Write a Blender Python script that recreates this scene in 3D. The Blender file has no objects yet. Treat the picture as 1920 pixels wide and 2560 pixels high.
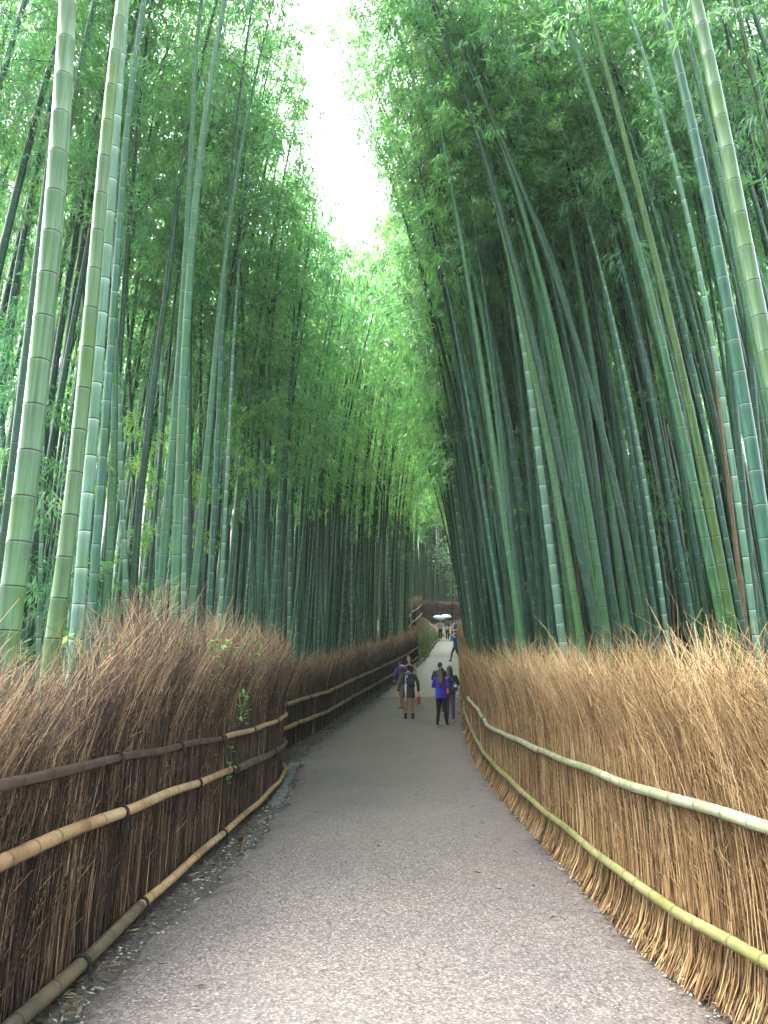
import bpy, math, random
import numpy as np
from mathutils import Vector, Matrix

random.seed(7)
RNG = np.random.default_rng(11)
S = bpy.context.scene
COL = S.collection
R = math.radians

# ------------------------------------------------------------------ camera numbers (photo is 1920 x 2560)
PITCH = R(13.24)
CP, SP = math.cos(PITCH), math.sin(PITCH)
FPX = 1849.0
EYE = 1.6

def ray(x, y):
    """direction (dx, dy, dz) per metre of ground distance for a photo pixel"""
    u = (x - 960.0) / FPX
    v = (y - 1280.0) / FPX
    f = CP + v * SP
    return u / f, (SP - v * CP) / f

# ------------------------------------------------------------------ terrain
ZK = np.array([(-20, 0), (0, 0), (8, 0), (12, .05), (16, .17), (21.5, .48), (26, .92), (31, 1.45), (37, 2.15), (44, 2.96),
               (50, 3.75), (58, 4.9), (64, 5.9), (70, 7.2), (80, 8.9), (110, 14), (160, 22)])
LF = np.array([(-1.75, -8), (-1.78, 4.4), (-1.79, 5.95), (-1.78, 7.89), (-1.72, 9.98), (-1.86, 13.66), (-2.02, 15.4), (-1.95, 18), (-1.71, 20.55),
               (-1.08, 25.83), (0, 32.29), (1.01, 38.19), (1.9, 44.7), (1.45, 47), (1.9, 53), (2.6, 59), (3.2, 64), (3.3, 70), (3.3, 160)])
RF = np.array([(2.0, -8), (1.95, 3.2), (1.84, 4.21), (1.77, 4.6), (1.74, 5.16), (1.74, 5.8), (1.77, 6.88), (1.79, 8), (1.81, 10), (1.87, 13.9), (1.98, 15.87),
               (2.13, 18.51), (2.36, 21.49), (3.22, 30.5), (4.45, 43.24), (5.75, 56.5), (7.5, 63), (14, 67), (20, 70), (20, 160)])
PL = np.array([(-1.6, -8), (-1.57, 4.46), (-1.49, 5.71), (-1.41, 7.08), (-1.35, 8.65), (-1.36, 11.05), (-1.58, 14.41), (-1.70, 17.04), (-1.41, 20.82),
               (-.79, 25.12), (.34, 32.29), (1.6, 39.88), (2.45, 45.2), (3.09, 50.5), (4.07, 57.8), (4.9, 62), (5.6, 66), (6, 160)])
PR = np.array([(1.75, -8), (1.69, 4.2), (1.65, 4.61), (1.63, 5.22), (1.64, 6.16), (1.66, 7.55), (1.66, 9.57), (1.75, 13.9), (1.94, 16.74), (2.13, 19.52),
               (2.79, 26.65), (3.7, 36.29), (4.39, 44.03), (5.3, 53.3), (6.6, 60), (10, 64), (16, 67), (16, 160)])

def z0(Y): return np.interp(Y, ZK[:, 1 - 1], ZK[:, 1])
def xl(Y): return np.interp(Y, LF[:, 1], LF[:, 0])
def xr(Y): return np.interp(Y, RF[:, 1], RF[:, 0])
def pl(Y): return np.interp(Y, PL[:, 1], PL[:, 0])
def pr(Y): return np.interp(Y, PR[:, 1], PR[:, 0])
def sst(a, b, x):
    t = np.clip((x - a) / (b - a), 0, 1)
    return t * t * (3 - 2 * t)

def ground(X, Y):
    X = np.asarray(X, float); Y = np.asarray(Y, float)
    z = z0(Y)
    dl = xl(Y) - X
    dr = X - xr(Y)
    bank = 1.45 * sst(44.6, 47.5, Y) * (1 - sst(64, 69, Y))
    pe = pl(Y)
    z = z + bank * sst(0.05, 1.0, (pe - X) / np.maximum(pe - xl(Y), .3))
    z = z + 1.0 * sst(.3, 6, dl) * sst(13, 28, Y) * (1 - sst(44, 47, Y)) + .25 * sst(.3, 5, dl)
    z = z + .3 * np.maximum(dl - 12, 0) * sst(2, 14, Y) + .35 * sst(.5, 6, dr) + .3 * np.maximum(dr - 11, 0) * sst(2, 14, Y)
    z = z + .32 * np.maximum(Y - 76, 0)
    z = z + 1.2 * sst(69, 74, Y + .15 * X)
    return z

# ------------------------------------------------------------------ mesh helpers
def mesh_np(name, V, Fq=None, Ft=None, smooth=True, attrs=None, matidx=None):
    me = bpy.data.meshes.new(name)
    V = np.asarray(V, np.float32).reshape(-1, 3)
    idx, starts, n = [], [], 0
    if Fq is not None and len(Fq):
        Fq = np.asarray(Fq, np.int32).reshape(-1, 4)
        idx.append(Fq.ravel()); starts.append(np.arange(len(Fq), dtype=np.int32) * 4); n = len(Fq) * 4
    if Ft is not None and len(Ft):
        Ft = np.asarray(Ft, np.int32).reshape(-1, 3)
        idx.append(Ft.ravel()); starts.append(n + np.arange(len(Ft), dtype=np.int32) * 3)
    idx = np.concatenate(idx); starts = np.concatenate(starts)
    me.vertices.add(len(V)); me.vertices.foreach_set('co', V.ravel())
    me.loops.add(len(idx)); me.loops.foreach_set('vertex_index', idx)
    me.polygons.add(len(starts)); me.polygons.foreach_set('loop_start', starts)
    if smooth: me.polygons.foreach_set('use_smooth', np.ones(len(starts), bool))
    if matidx is not None: me.polygons.foreach_set('material_index', np.asarray(matidx, np.int32))
    me.update(calc_edges=True)
    for k, (typ, a) in (attrs or {}).items():
        at = me.attributes.new(k, typ, 'POINT')
        at.data.foreach_set('value' if typ == 'FLOAT' else 'color', np.asarray(a, np.float32).ravel())
    return me

def put(name, me, mats, parent=None, loc=None):
    o = bpy.data.objects.new(name, me)
    for m in (mats if isinstance(mats, (list, tuple)) else [mats]):
        me.materials.append(m)
    COL.objects.link(o)
    if parent: o.parent = parent
    if loc is not None: o.location = loc
    return o

def empty(name, loc, label, cat, group=None, rz=0):
    o = bpy.data.objects.new(name, None); COL.objects.link(o)
    o.empty_display_size = .2
    o.location = loc; o.rotation_euler = (0, 0, rz)
    return tag(o, label, cat, group)

def tag(o, label=None, cat=None, group=None, kind=None):
    if label: o['label'] = label
    if cat: o['category'] = cat
    if group: o['group'] = group
    if kind: o['kind'] = kind
    return o

def frames(P, ref):
    T = np.gradient(P, axis=-2)
    T /= np.linalg.norm(T, axis=-1, keepdims=True) + 1e-9
    A = np.cross(T, np.broadcast_to(ref, T.shape)); A /= np.linalg.norm(A, axis=-1, keepdims=True) + 1e-9
    return T, A, np.cross(T, A)

def tubes(P, rad, k=3, ref=(1, .13, .07), cap=False):
    """P (m,n,3) centre lines, rad (m,n): all tubes as one vertex and quad array"""
    P = np.asarray(P, float)
    if P.ndim == 2: P = P[None]; rad = np.asarray(rad)[None]
    m, n, _ = P.shape
    T, A, B = frames(P, np.array(ref, float))
    a = np.arange(k) * 2 * math.pi / k
    V = P[:, :, None] + rad[:, :, None, None] * (np.cos(a)[None, None, :, None] * A[:, :, None] + np.sin(a)[None, None, :, None] * B[:, :, None])
    i = np.arange(n - 1)[:, None] * k
    j = np.arange(k)[None]
    q = np.stack([i + j, i + (j + 1) % k, i + k + (j + 1) % k, i + k + j], -1).reshape(-1, 4)
    Q = (q[None] + (np.arange(m) * n * k)[:, None, None]).reshape(-1, 4)
    return V.reshape(-1, 3), Q

def join(parts):
    V, Q, o = [], [], 0
    for v, q in parts:
        V.append(v); Q.append(np.asarray(q) + o); o += len(v)
    return np.concatenate(V), np.concatenate(Q)

# ------------------------------------------------------------------ materials
def mat(name):
    m = bpy.data.materials.new(name); m.use_nodes = True
    nt = m.node_tree; nt.nodes.clear()
    out = nt.nodes.new('ShaderNodeOutputMaterial')
    b = nt.nodes.new('ShaderNodeBsdfPrincipled')
    nt.links.new(b.outputs[0], out.inputs[0])
    return m, nt, b, out

def N(nt, typ, **kw):
    n = nt.nodes.new(typ)
    for k, v in kw.items():
        if k.startswith('i_'):
            key = k[2:]
            n.inputs[int(key) if key.isdigit() else key].default_value = v
        else: setattr(n, k, v)
    return n

def ramp(nt, fac, stops):
    r = N(nt, 'ShaderNodeValToRGB')
    el = r.color_ramp.elements
    while len(el) < len(stops): el.new(.5)
    for e, (p, c) in zip(el, stops):
        e.position = p; e.color = (*c, 1) if len(c) == 3 else c
    nt.links.new(fac, r.inputs[0])
    return r.outputs[0]

def mixc(nt, fac, a, b, mode='MIX'):
    m = N(nt, 'ShaderNodeMix', data_type='RGBA', blend_type=mode)
    for s, v in ((m.inputs[0], fac), (m.inputs[6], a), (m.inputs[7], b)):
        if isinstance(v, (int, float)): s.default_value = v
        elif isinstance(v, tuple): s.default_value = (*v, 1) if len(v) == 3 else v
        else: nt.links.new(v, s)
    return m.outputs[2]

def mth(nt, op, a, b=None, c=None, clamp=False):
    m = N(nt, 'ShaderNodeMath', operation=op, use_clamp=clamp)
    for s, v in zip(m.inputs, (a, b, c)):
        if v is None: continue
        if isinstance(v, (int, float)): s.default_value = v
        else: nt.links.new(v, s)
    return m.outputs[0]

def simple(name, col, rough=.8, noise=.25, scale=30., spec=.3, bump=0.0):
    m, nt, b, out = mat(name)
    tc = N(nt, 'ShaderNodeTexCoord')
    n = N(nt, 'ShaderNodeTexNoise', i_Scale=scale, i_Detail=4.)
    nt.links.new(tc.outputs['Object'], n.inputs['Vector'])
    lo = tuple(c * (1 - noise) for c in col); hi = tuple(min(1, c * (1 + noise)) for c in col)
    nt.links.new(ramp(nt, n.outputs[0], [(.3, lo), (.7, hi)]), b.inputs['Base Color'])
    b.inputs['Roughness'].default_value = rough
    b.inputs['Specular IOR Level'].default_value = spec
    if bump:
        bp = N(nt, 'ShaderNodeBump', i_Strength=bump, i_Distance=.01)
        nt.links.new(n.outputs[0], bp.inputs['Height']); nt.links.new(bp.outputs[0], b.inputs['Normal'])
    return m

def culm_material(name, per_object):
    m, nt, b, out = mat(name)
    tc = N(nt, 'ShaderNodeTexCoord')
    if per_object:
        oi = N(nt, 'ShaderNodeObjectInfo'); base = oi.outputs['Color']; wax = oi.outputs['Alpha']; rnd = oi.outputs['Random']
    else:
        at = N(nt, 'ShaderNodeAttribute', attribute_name='tint'); base = at.outputs['Color']; wax = at.outputs['Alpha']; rnd = None
    mp = N(nt, 'ShaderNodeMapping', i_Scale=(38, 38, 1.1))
    nt.links.new(tc.outputs['Object'], mp.inputs[0])
    st = N(nt, 'ShaderNodeTexNoise', i_Scale=1., i_Detail=5., i_Roughness=.6)
    nt.links.new(mp.outputs[0], st.inputs['Vector'])
    mp2 = N(nt, 'ShaderNodeMapping', i_Scale=(6, 6, 1.3))
    nt.links.new(tc.outputs['Object'], mp2.inputs[0])
    bl = N(nt, 'ShaderNodeTexNoise', i_Scale=1., i_Detail=3.)
    nt.links.new(mp2.outputs[0], bl.inputs['Vector'])
    c = mixc(nt, ramp(nt, st.outputs[0], [(.35, (0, 0, 0)), (.65, (1, 1, 1))]), mixc(nt, 1., base, (.60, .64, .66), 'MULTIPLY'), mixc(nt, 1., base, (1.32, 1.26, 1.22), 'MULTIPLY'))
    moss = mixc(nt, 1., base, (.85, .92, .38), 'MULTIPLY')
    c = mixc(nt, mth(nt, 'MULTIPLY', ramp(nt, bl.outputs[0], [(.50, (0, 0, 0)), (.64, (1, 1, 1))]), .8), c, moss)
    ph = N(nt, 'ShaderNodeAttribute', attribute_name='ph').outputs['Fac']
    f = mth(nt, 'FRACT', ph)
    band = mth(nt, 'POWER', f, 9.)
    body = mth(nt, 'MULTIPLY_ADD', f, .25, .12)
    w = mth(nt, 'MULTIPLY', mth(nt, 'ADD', band, body), wax, clamp=True)
    w2 = mth(nt, 'MULTIPLY', w, mth(nt, 'MULTIPLY_ADD', st.outputs[0], 1.2, .35), clamp=True)
    c = mixc(nt, w2, c, (.32, .44, .38))
    dk = mth(nt, 'LESS_THAN', f, .034)
    c = mixc(nt, mth(nt, 'MULTIPLY', dk, .92), c, (.008, .009, .006))
    wl = mth(nt, 'GREATER_THAN', f, .972)
    c = mixc(nt, mth(nt, 'MULTIPLY', wl, mth(nt, 'MULTIPLY_ADD', wax, .85, .06)), c, (.42, .50, .42))
    nt.links.new(c, b.inputs['Base Color'])
    b.inputs['Specular IOR Level'].default_value = .19
    nt.links.new(mth(nt, 'MULTIPLY_ADD', w, .4, .34), b.inputs['Roughness'])
    bp = N(nt, 'ShaderNodeBump', i_Strength=.12, i_Distance=.004)
    nt.links.new(st.outputs[0], bp.inputs['Height']); nt.links.new(bp.outputs[0], b.inputs['Normal'])
    return m

def leaf_material(name, stops, trans=.52, rough=.38, tintable=True):
    m, nt, b, out = mat(name)
    v = N(nt, 'ShaderNodeAttribute', attribute_name='lv').outputs['Fac']
    c = ramp(nt, v, stops)
    if tintable:
        oi = N(nt, 'ShaderNodeObjectInfo')
        c = mixc(nt, 1., c, oi.outputs['Color'], 'MULTIPLY')
    nt.links.new(c, b.inputs['Base Color'])
    b.inputs['Roughness'].default_value = rough
    b.inputs['Specular IOR Level'].default_value = .55
    t = N(nt, 'ShaderNodeBsdfTranslucent')
    nt.links.new(mixc(nt, 1., c, (1.8, 1.95, 1.15), 'MULTIPLY'), t.inputs[0])
    mx = N(nt, 'ShaderNodeMixShader'); mx.inputs[0].default_value = trans
    nt.links.new(b.outputs[0], mx.inputs[1]); nt.links.new(t.outputs[0], mx.inputs[2])
    nt.links.new(mx.outputs[0], out.inputs[0])
    return m

def twig_material(name, stops, rough=.75):
    m, nt, b, out = mat(name)
    v = N(nt, 'ShaderNodeAttribute', attribute_name='lv').outputs['Fac']
    tc = N(nt, 'ShaderNodeTexCoord')
    n = N(nt, 'ShaderNodeTexNoise', i_Scale=1.6, i_Detail=3.)
    nt.links.new(tc.outputs['Object'], n.inputs['Vector'])
    fac = mth(nt, 'ADD', v, mth(nt, 'MULTIPLY_ADD', n.outputs[0], .5, -.25), clamp=True)
    nt.links.new(ramp(nt, fac, stops), b.inputs['Base Color'])
    b.inputs['Roughness'].default_value = rough
    b.inputs['Specular IOR Level'].default_value = .3
    return m

M_CULM = culm_material('bamboo_culm_green', True)
M_CULM_FAR = culm_material('bamboo_culm_far', False)
LEAF_STOPS = [(0., (.036, .118, .068)), (.4, (.075, .205, .100)), (.75, (.130, .265, .105)), (1., (.24, .36, .09))]
M_LEAF = leaf_material('bamboo_leaf', LEAF_STOPS)
M_BRANCH = simple('bamboo_branch', (.05, .085, .04), .6)
M_BROAD = leaf_material('broad_leaf', [(0., (.012, .045, .022)), (.5, (.03, .09, .04)), (1., (.07, .16, .07))], .3, .28)
M_WEED = leaf_material('weed_leaf', [(0., (.06, .16, .05)), (.5, (.12, .26, .08)), (1., (.24, .38, .13))], .45, .5)
M_MOSS = leaf_material('bank_grass_blade', [(0., (.022, .060, .012)), (.5, (.055, .11, .022)), (.8, (.10, .10, .04)), (1., (.14, .09, .05))], .35, .6)
M_LITTER = twig_material('dry_leaf_litter', [(0., (.018, .012, .008)), (.4, (.055, .038, .022)), (.7, (.12, .088, .052)), (1., (.27, .24, .17))])
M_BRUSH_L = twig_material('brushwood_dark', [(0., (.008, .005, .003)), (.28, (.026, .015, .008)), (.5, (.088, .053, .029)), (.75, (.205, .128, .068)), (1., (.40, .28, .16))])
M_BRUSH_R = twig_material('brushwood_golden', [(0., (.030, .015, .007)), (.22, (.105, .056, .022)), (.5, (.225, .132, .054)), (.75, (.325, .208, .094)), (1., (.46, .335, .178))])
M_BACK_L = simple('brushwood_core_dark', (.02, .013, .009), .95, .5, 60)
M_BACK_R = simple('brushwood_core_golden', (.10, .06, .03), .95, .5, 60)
M_ROPE = simple('black_rope', (.012, .011, .010), .9, .4, 200)
M_BARK = simple('dark_bark', (.035, .028, .022), .95, .6, 14, .2, .8)
M_STONE = simple('grey_stone', (.20, .20, .19), .85, .6, 9, .3, .6)

def rail_material(name, cols, wet=.4):
    m, nt, b, out = mat(name)
    tc = N(nt, 'ShaderNodeTexCoord')
    n = N(nt, 'ShaderNodeTexNoise', i_Scale=2.2, i_Detail=6., i_Roughness=.65)
    nt.links.new(tc.outputs['Object'], n.inputs['Vector'])
    n2 = N(nt, 'ShaderNodeTexNoise', i_Scale=40., i_Detail=4.)
    nt.links.new(tc.outputs['Object'], n2.inputs['Vector'])
    c = ramp(nt, n.outputs[0], [(.3, cols[0]), (.5, cols[1]), (.68, cols[2])])
    c = mixc(nt, mth(nt, 'MULTIPLY', ramp(nt, n2.outputs[0], [(.5, (0, 0, 0)), (.7, (1, 1, 1))]), .45), c, tuple(x * .45 for x in cols[0]))
    f = mth(nt, 'FRACT', N(nt, 'ShaderNodeAttribute', attribute_name='ph').outputs['Fac'])
    c = mixc(nt, mth(nt, 'MULTIPLY', mth(nt, 'LESS_THAN', f, .05), .7), c, tuple(x * .35 for x in cols[0]))
    nt.links.new(c, b.inputs['Base Color'])
    b.inputs['Roughness'].default_value = wet
    return m
M_RAIL_TAN = rail_material('old_bamboo_rail', [(.14, .08, .036), (.27, .18, .088), (.36, .265, .145)])
M_RAIL_BROWN = rail_material('brown_bamboo_rail', [(.022, .013, .011), (.042, .025, .02), (.075, .05, .038)], .3)
M_RAIL_GREY = rail_material('mouldy_bamboo_rail', [(.022, .02, .016), (.06, .052, .034), (.14, .10, .055)])
M_RAIL_PALE = rail_material('pale_green_bamboo_rail', [(.12, .15, .07), (.205, .225, .135), (.29, .295, .21)], .35)
M_RAIL_YEL = rail_material('yellow_green_bamboo_rail', [(.105, .125, .032), (.185, .185, .068), (.25, .225, .115)], .35)

# ------------------------------------------------------------------ camera, world, sun
cam = bpy.data.cameras.new('camera'); camo = bpy.data.objects.new('camera', cam); COL.objects.link(camo)
camo.location = (0, 0, EYE); camo.rotation_euler = (R(90) + PITCH, 0, 0)
cam.sensor_width = 36; cam.lens = 36 * FPX / 2560; cam.clip_start = .05; cam.clip_end = 600
S.camera = camo
w = bpy.data.worlds.new('World'); S.world = w; w.use_nodes = True
nt = w.node_tree; bg = nt.nodes['Background']
sky = nt.nodes.new('ShaderNodeTexSky'); sky.sky_type = 'NISHITA'; sky.sun_disc = False
SUN_EL, SUN_AZ = R(64), R(305)
sky.sun_elevation = SUN_EL; sky.sun_rotation = SUN_AZ; sky.air_density = 1.; sky.dust_density = 4.; sky.ozone_density = 1.
hs = nt.nodes.new('ShaderNodeHueSaturation'); hs.inputs['Saturation'].default_value = .35
nt.links.new(sky.outputs[0], hs.inputs['Color']); nt.links.new(hs.outputs[0], bg.inputs[0])
bg.inputs[1].default_value = .15
sl = bpy.data.lights.new('sun', 'SUN'); so = bpy.data.objects.new('sun', sl); COL.objects.link(so)
sl.energy = 1.5; sl.angle = R(30); sl.color = (1., .96, .9)
d = Vector((math.sin(SUN_AZ) * math.cos(SUN_EL), math.cos(SUN_AZ) * math.cos(SUN_EL), math.sin(SUN_EL)))
so.rotation_euler = d.to_track_quat('Z', 'Y').to_euler()
S.view_settings.view_transform = 'Standard'; S.view_settings.look = 'None'; S.view_settings.gamma = 1
S.view_settings.exposure = 4.05
S.render.engine = 'CYCLES'
cy = S.cycles
cy.max_bounces = 7; cy.diffuse_bounces = 5; cy.glossy_bounces = 2; cy.transmission_bounces = 5; cy.transparent_max_bounces = 4
cy.use_denoising = True
cy.sample_clamp_indirect = 6

# ------------------------------------------------------------------ ground and path
def build_ground():
    Ys = np.unique(np.concatenate([np.linspace(-14, 3, 12), np.linspace(3, 75, 190), np.linspace(75, 125, 30)]))
    t = np.concatenate([np.array([0, .3, .6, .8, 1]),])
    rows = []
    for Y in Ys:
        a, b, c_, e = float(xl(Y)), float(pl(Y)), float(pr(Y)), float(xr(Y))
        left = a - np.array([60, 50, 42, 32, 24, 18, 14, 11, 8.5, 6.5, 5, 4, 3, 2.2, 1.5, .9, .4])
        mid = np.concatenate([a + (b - a) * np.linspace(0, 1, 9), b + (c_ - b) * np.linspace(0, 1, 9)[1:], c_ + (e - c_) * np.linspace(0, 1, 4)[1:]])
        right = e + np.array([.4, .9, 1.5, 2.2, 3, 4, 5, 6.5, 8.5, 11, 14, 18, 24, 32, 42, 50, 60])
        x = np.concatenate([left, mid, right])
        z = ground(x, np.full_like(x, Y))
        off = np.where((x < a - .2) | (x > e + .2), 1., .25)
        z = z + off * .05 * (np.sin(x * 2.1 + Y * 1.3) * np.cos(x * 1.7 - Y * 2.3))
        z[len(left) + 8: len(left) + 17] -= .03
        rows.append(np.stack([x, np.full_like(x, Y), z], 1))
    V = np.array(rows); n, m, _ = V.shape
    i = np.arange(n - 1)[:, None] * m; j = np.arange(m - 1)[None]
    Q = np.stack([i + j, i + j + 1, i + m + j + 1, i + m + j], -1).reshape(-1, 4)
    mt, nt, b, out = mat('forest_floor')
    tc = N(nt, 'ShaderNodeTexCoord')
    n1 = N(nt, 'ShaderNodeTexNoise', i_Scale=.9, i_Detail=8., i_Roughness=.7)
    n2 = N(nt, 'ShaderNodeTexVoronoi', i_Scale=28.)
    nt.links.new(tc.outputs['Object'], n1.inputs['Vector']); nt.links.new(tc.outputs['Object'], n2.inputs['Vector'])
    c = ramp(nt, n1.outputs[0], [(.35, (.022, .017, .011)), (.5, (.05, .039, .026)), (.6, (.035, .05, .018)), (.75, (.10, .08, .05))])
    c = mixc(nt, .5, c, mixc(nt, 1., c, n2.outputs['Color'], 'MULTIPLY'))
    sx = N(nt, 'ShaderNodeSeparateXYZ'); nt.links.new(tc.outputs['Object'], sx.inputs[0])
    near = mth(nt, 'LESS_THAN', mth(nt, 'ABSOLUTE', sx.outputs[0]), 2.0)
    near = mth(nt, 'MULTIPLY', near, mth(nt, 'LESS_THAN', sx.outputs[1], 30.))
    c = mixc(nt, near, c, mixc(nt, .6, c, ramp(nt, n2.outputs['Distance'], [(.0, (.075, .07, .062)), (.5, (.03, .027, .025))])))
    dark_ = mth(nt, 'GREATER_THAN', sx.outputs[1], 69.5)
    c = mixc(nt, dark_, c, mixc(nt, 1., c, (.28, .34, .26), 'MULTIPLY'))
    far = mth(nt, 'MULTIPLY', mth(nt, 'MULTIPLY', mth(nt, 'GREATER_THAN', sx.outputs[1], 61.), mth(nt, 'LESS_THAN', sx.outputs[1], 69.5)), mth(nt, 'GREATER_THAN', sx.outputs[0], 3.4))
    c = mixc(nt, far, c, mixc(nt, n1.outputs[0], (.06, .038, .022), (.17, .115, .07)))
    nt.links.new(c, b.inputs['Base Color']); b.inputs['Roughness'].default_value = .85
    bp = N(nt, 'ShaderNodeBump', i_Strength=.7, i_Distance=.03)
    nt.links.new(n2.outputs['Distance'], bp.inputs['Height']); nt.links.new(bp.outputs[0], b.inputs['Normal'])
    tag(put('ground', mesh_np('ground', V, Q), mt), kind='structure')

    # asphalt sheet
    Ys = np.concatenate([np.linspace(-10, 3, 14), np.linspace(3, 61, 260)[1:]])
    rows = []
    for Y in Ys:
        a, b_ = float(pl(Y)), float(pr(Y))
        a += .05 * math.sin(Y * 3.1) + .04 * math.sin(Y * 7.7 + 1) + .03 * math.sin(Y * 17.)
        b_ += .025 * math.sin(Y * 4.3) + .02 * math.sin(Y * 11.)
        x = a + (b_ - a) * np.linspace(0, 1, 9)
        z = z0(Y) + .012 + .025 * (1 - (np.linspace(-1, 1, 9)) ** 2)
        z[0] -= .03; z[-1] -= .03
        rows.append(np.stack([x, np.full_like(x, Y), z], 1))
    V = np.array(rows); n, m, _ = V.shape
    i = np.arange(n - 1)[:, None] * m; j = np.arange(m - 1)[None]
    Q = np.stack([i + j, i + j + 1, i + m + j + 1, i + m + j], -1).reshape(-1, 4)
    side = np.tile(np.abs(np.linspace(-1, 1, 9)), len(Ys))
    mt, nt, b, out = mat('speckled_asphalt')
    tc = N(nt, 'ShaderNodeTexCoord')
    vo = N(nt, 'ShaderNodeTexVoronoi', i_Scale=95.); nt.links.new(tc.outputs['Object'], vo.inputs['Vector'])
    vo2 = N(nt, 'ShaderNodeTexVoronoi', i_Scale=48.); nt.links.new(tc.outputs['Object'], vo2.inputs['Vector'])
    sc = N(nt, 'ShaderNodeSeparateColor'); nt.links.new(vo.outputs['Color'], sc.inputs[0])
    sc2 = N(nt, 'ShaderNodeSeparateColor'); nt.links.new(vo2.outputs['Color'], sc2.inputs[0])
    c = ramp(nt, sc.outputs[0], [(0., (.020, .017, .016)), (.35, (.070, .060, .057)), (.7, (.126, .108, .102)), (.93, (.205, .178, .169)), (1., (.40, .355, .33))])
    cb = ramp(nt, sc2.outputs[1], [(0., (.040, .035, .033)), (.5, (.088, .076, .072)), (1., (.158, .137, .128))])
    c = mixc(nt, .45, c, cb)
    nz = N(nt, 'ShaderNodeTexNoise', i_Scale=.8, i_Detail=6., i_Roughness=.6); nt.links.new(tc.outputs['Object'], nz.inputs['Vector'])
    c = mixc(nt, 1., c, ramp(nt, nz.outputs[0], [(.28, (.74, .76, .80)), (.45, (.95, .95, .96)), (.58, (1.02, 1.0, .98)), (.75, (1.16, 1.08, 1.03))]), 'MULTIPLY')
    wn = N(nt, 'ShaderNodeTexNoise', i_Scale=1.1, i_Detail=5.); nt.links.new(tc.outputs['Object'], wn.inputs['Vector'])
    wv = mixc(nt, .35, tc.outputs['Object'], wn.outputs['Color'])
    cr = N(nt, 'ShaderNodeTexVoronoi', i_Scale=.55, feature='DISTANCE_TO_EDGE'); nt.links.new(wv, cr.inputs['Vector'])
    crack = mth(nt, 'MULTIPLY', mth(nt, 'LESS_THAN', cr.outputs['Distance'], .0045), mth(nt, 'GREATER_THAN', nz.outputs[0], .52))
    c = mixc(nt, mth(nt, 'MULTIPLY', crack, .22), c, (.03, .027, .026))
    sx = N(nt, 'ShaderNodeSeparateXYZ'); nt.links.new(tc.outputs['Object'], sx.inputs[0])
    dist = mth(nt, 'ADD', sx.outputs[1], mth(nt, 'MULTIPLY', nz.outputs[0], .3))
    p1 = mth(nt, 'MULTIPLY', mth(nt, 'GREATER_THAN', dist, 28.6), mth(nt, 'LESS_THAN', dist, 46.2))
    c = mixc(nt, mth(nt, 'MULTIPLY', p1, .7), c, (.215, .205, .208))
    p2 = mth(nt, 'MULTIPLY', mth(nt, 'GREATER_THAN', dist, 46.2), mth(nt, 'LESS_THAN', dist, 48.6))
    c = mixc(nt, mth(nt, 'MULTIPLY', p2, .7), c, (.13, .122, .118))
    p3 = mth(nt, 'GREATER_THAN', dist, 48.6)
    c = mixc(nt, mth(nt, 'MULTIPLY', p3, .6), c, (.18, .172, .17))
    sd = N(nt, 'ShaderNodeAttribute', attribute_name='side').outputs['Fac']
    nz2 = N(nt, 'ShaderNodeTexNoise', i_Scale=3.5, i_Detail=7., i_Roughness=.7); nt.links.new(tc.outputs['Object'], nz2.inputs['Vector'])
    dirt = mth(nt, 'ADD', mth(nt, 'MULTIPLY_ADD', sd, 2.6, -2.35), mth(nt, 'MULTIPLY_ADD', nz2.outputs[0], 1.4, -.7))
    c = mixc(nt, mth(nt, 'MULTIPLY', ramp(nt, dirt, [(.0, (0, 0, 0)), (.35, (1, 1, 1))]), .8), c, mixc(nt, 1., c, (.42, .38, .34), 'MULTIPLY'))
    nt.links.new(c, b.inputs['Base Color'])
    b.inputs['Roughness'].default_value = .62
    bp = N(nt, 'ShaderNodeBump', i_Strength=.5, i_Distance=.004)
    nt.links.new(vo.outputs['Distance'], bp.inputs['Height']); nt.links.new(bp.outputs[0], b.inputs['Normal'])
    tag(put('path', mesh_np('path', V, Q, attrs={'side': ('FLOAT', side)}), mt), kind='structure')
build_ground()

# ------------------------------------------------------------------ bamboo
TINT = dict(pale=(.078, .150, .070, .06), wax=(.055, .145, .090, .60), mid=(.026, .092, .042, .10), dark=(.008, .042, .022, .05),
            olive=(.030, .072, .012, .06), tan=(.115, .075, .045, .0), teal=(.013, .068, .043, .18), bright=(.040, .108, .044, .08))

def leaf_template(rng, nl, size, length=.34):
    """a drooping spray of bamboo leaves pointing along +x"""
    out = []
    for i in range(nl):
        s = rng.uniform(.0, 1.) ** .7
        side = rng.uniform(-1, 1)
        p = np.array([s * length, side * .10 * (1.1 - .4 * s), -.10 * s * s + rng.normal(0, .035)])
        az = side * R(62) + rng.normal(0, .3)
        el = R(-28) + rng.normal(0, .38) - .25 * s
        dv = np.array([math.cos(az) * math.cos(el), math.sin(az) * math.cos(el), math.sin(el)])
        l = size * rng.uniform(.7, 1.25)
        up = np.array([rng.normal(0, .35), rng.normal(0, .35), 1.])
        sd = np.cross(dv, up); sd /= np.linalg.norm(sd)
        nn = np.cross(sd, dv)
        wd = l * .088
        mid = p + dv * l * .38
        out += [p, mid + sd * wd + nn * wd * .35, p + dv * l - np.array([0, 0, l * .12]), mid - sd * wd + nn * wd * .35]
    return np.array(out)

NT = 14
TR = np.random.default_rng(5)
TEMPL = {'near': np.array([leaf_template(TR, 20, .125) for _ in range(NT)]),
         'mid': np.array([leaf_template(TR, 13, .15) for _ in range(NT)]),
         'far': np.array([leaf_template(TR, 8, .24, .5) for _ in range(NT)])}

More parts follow.
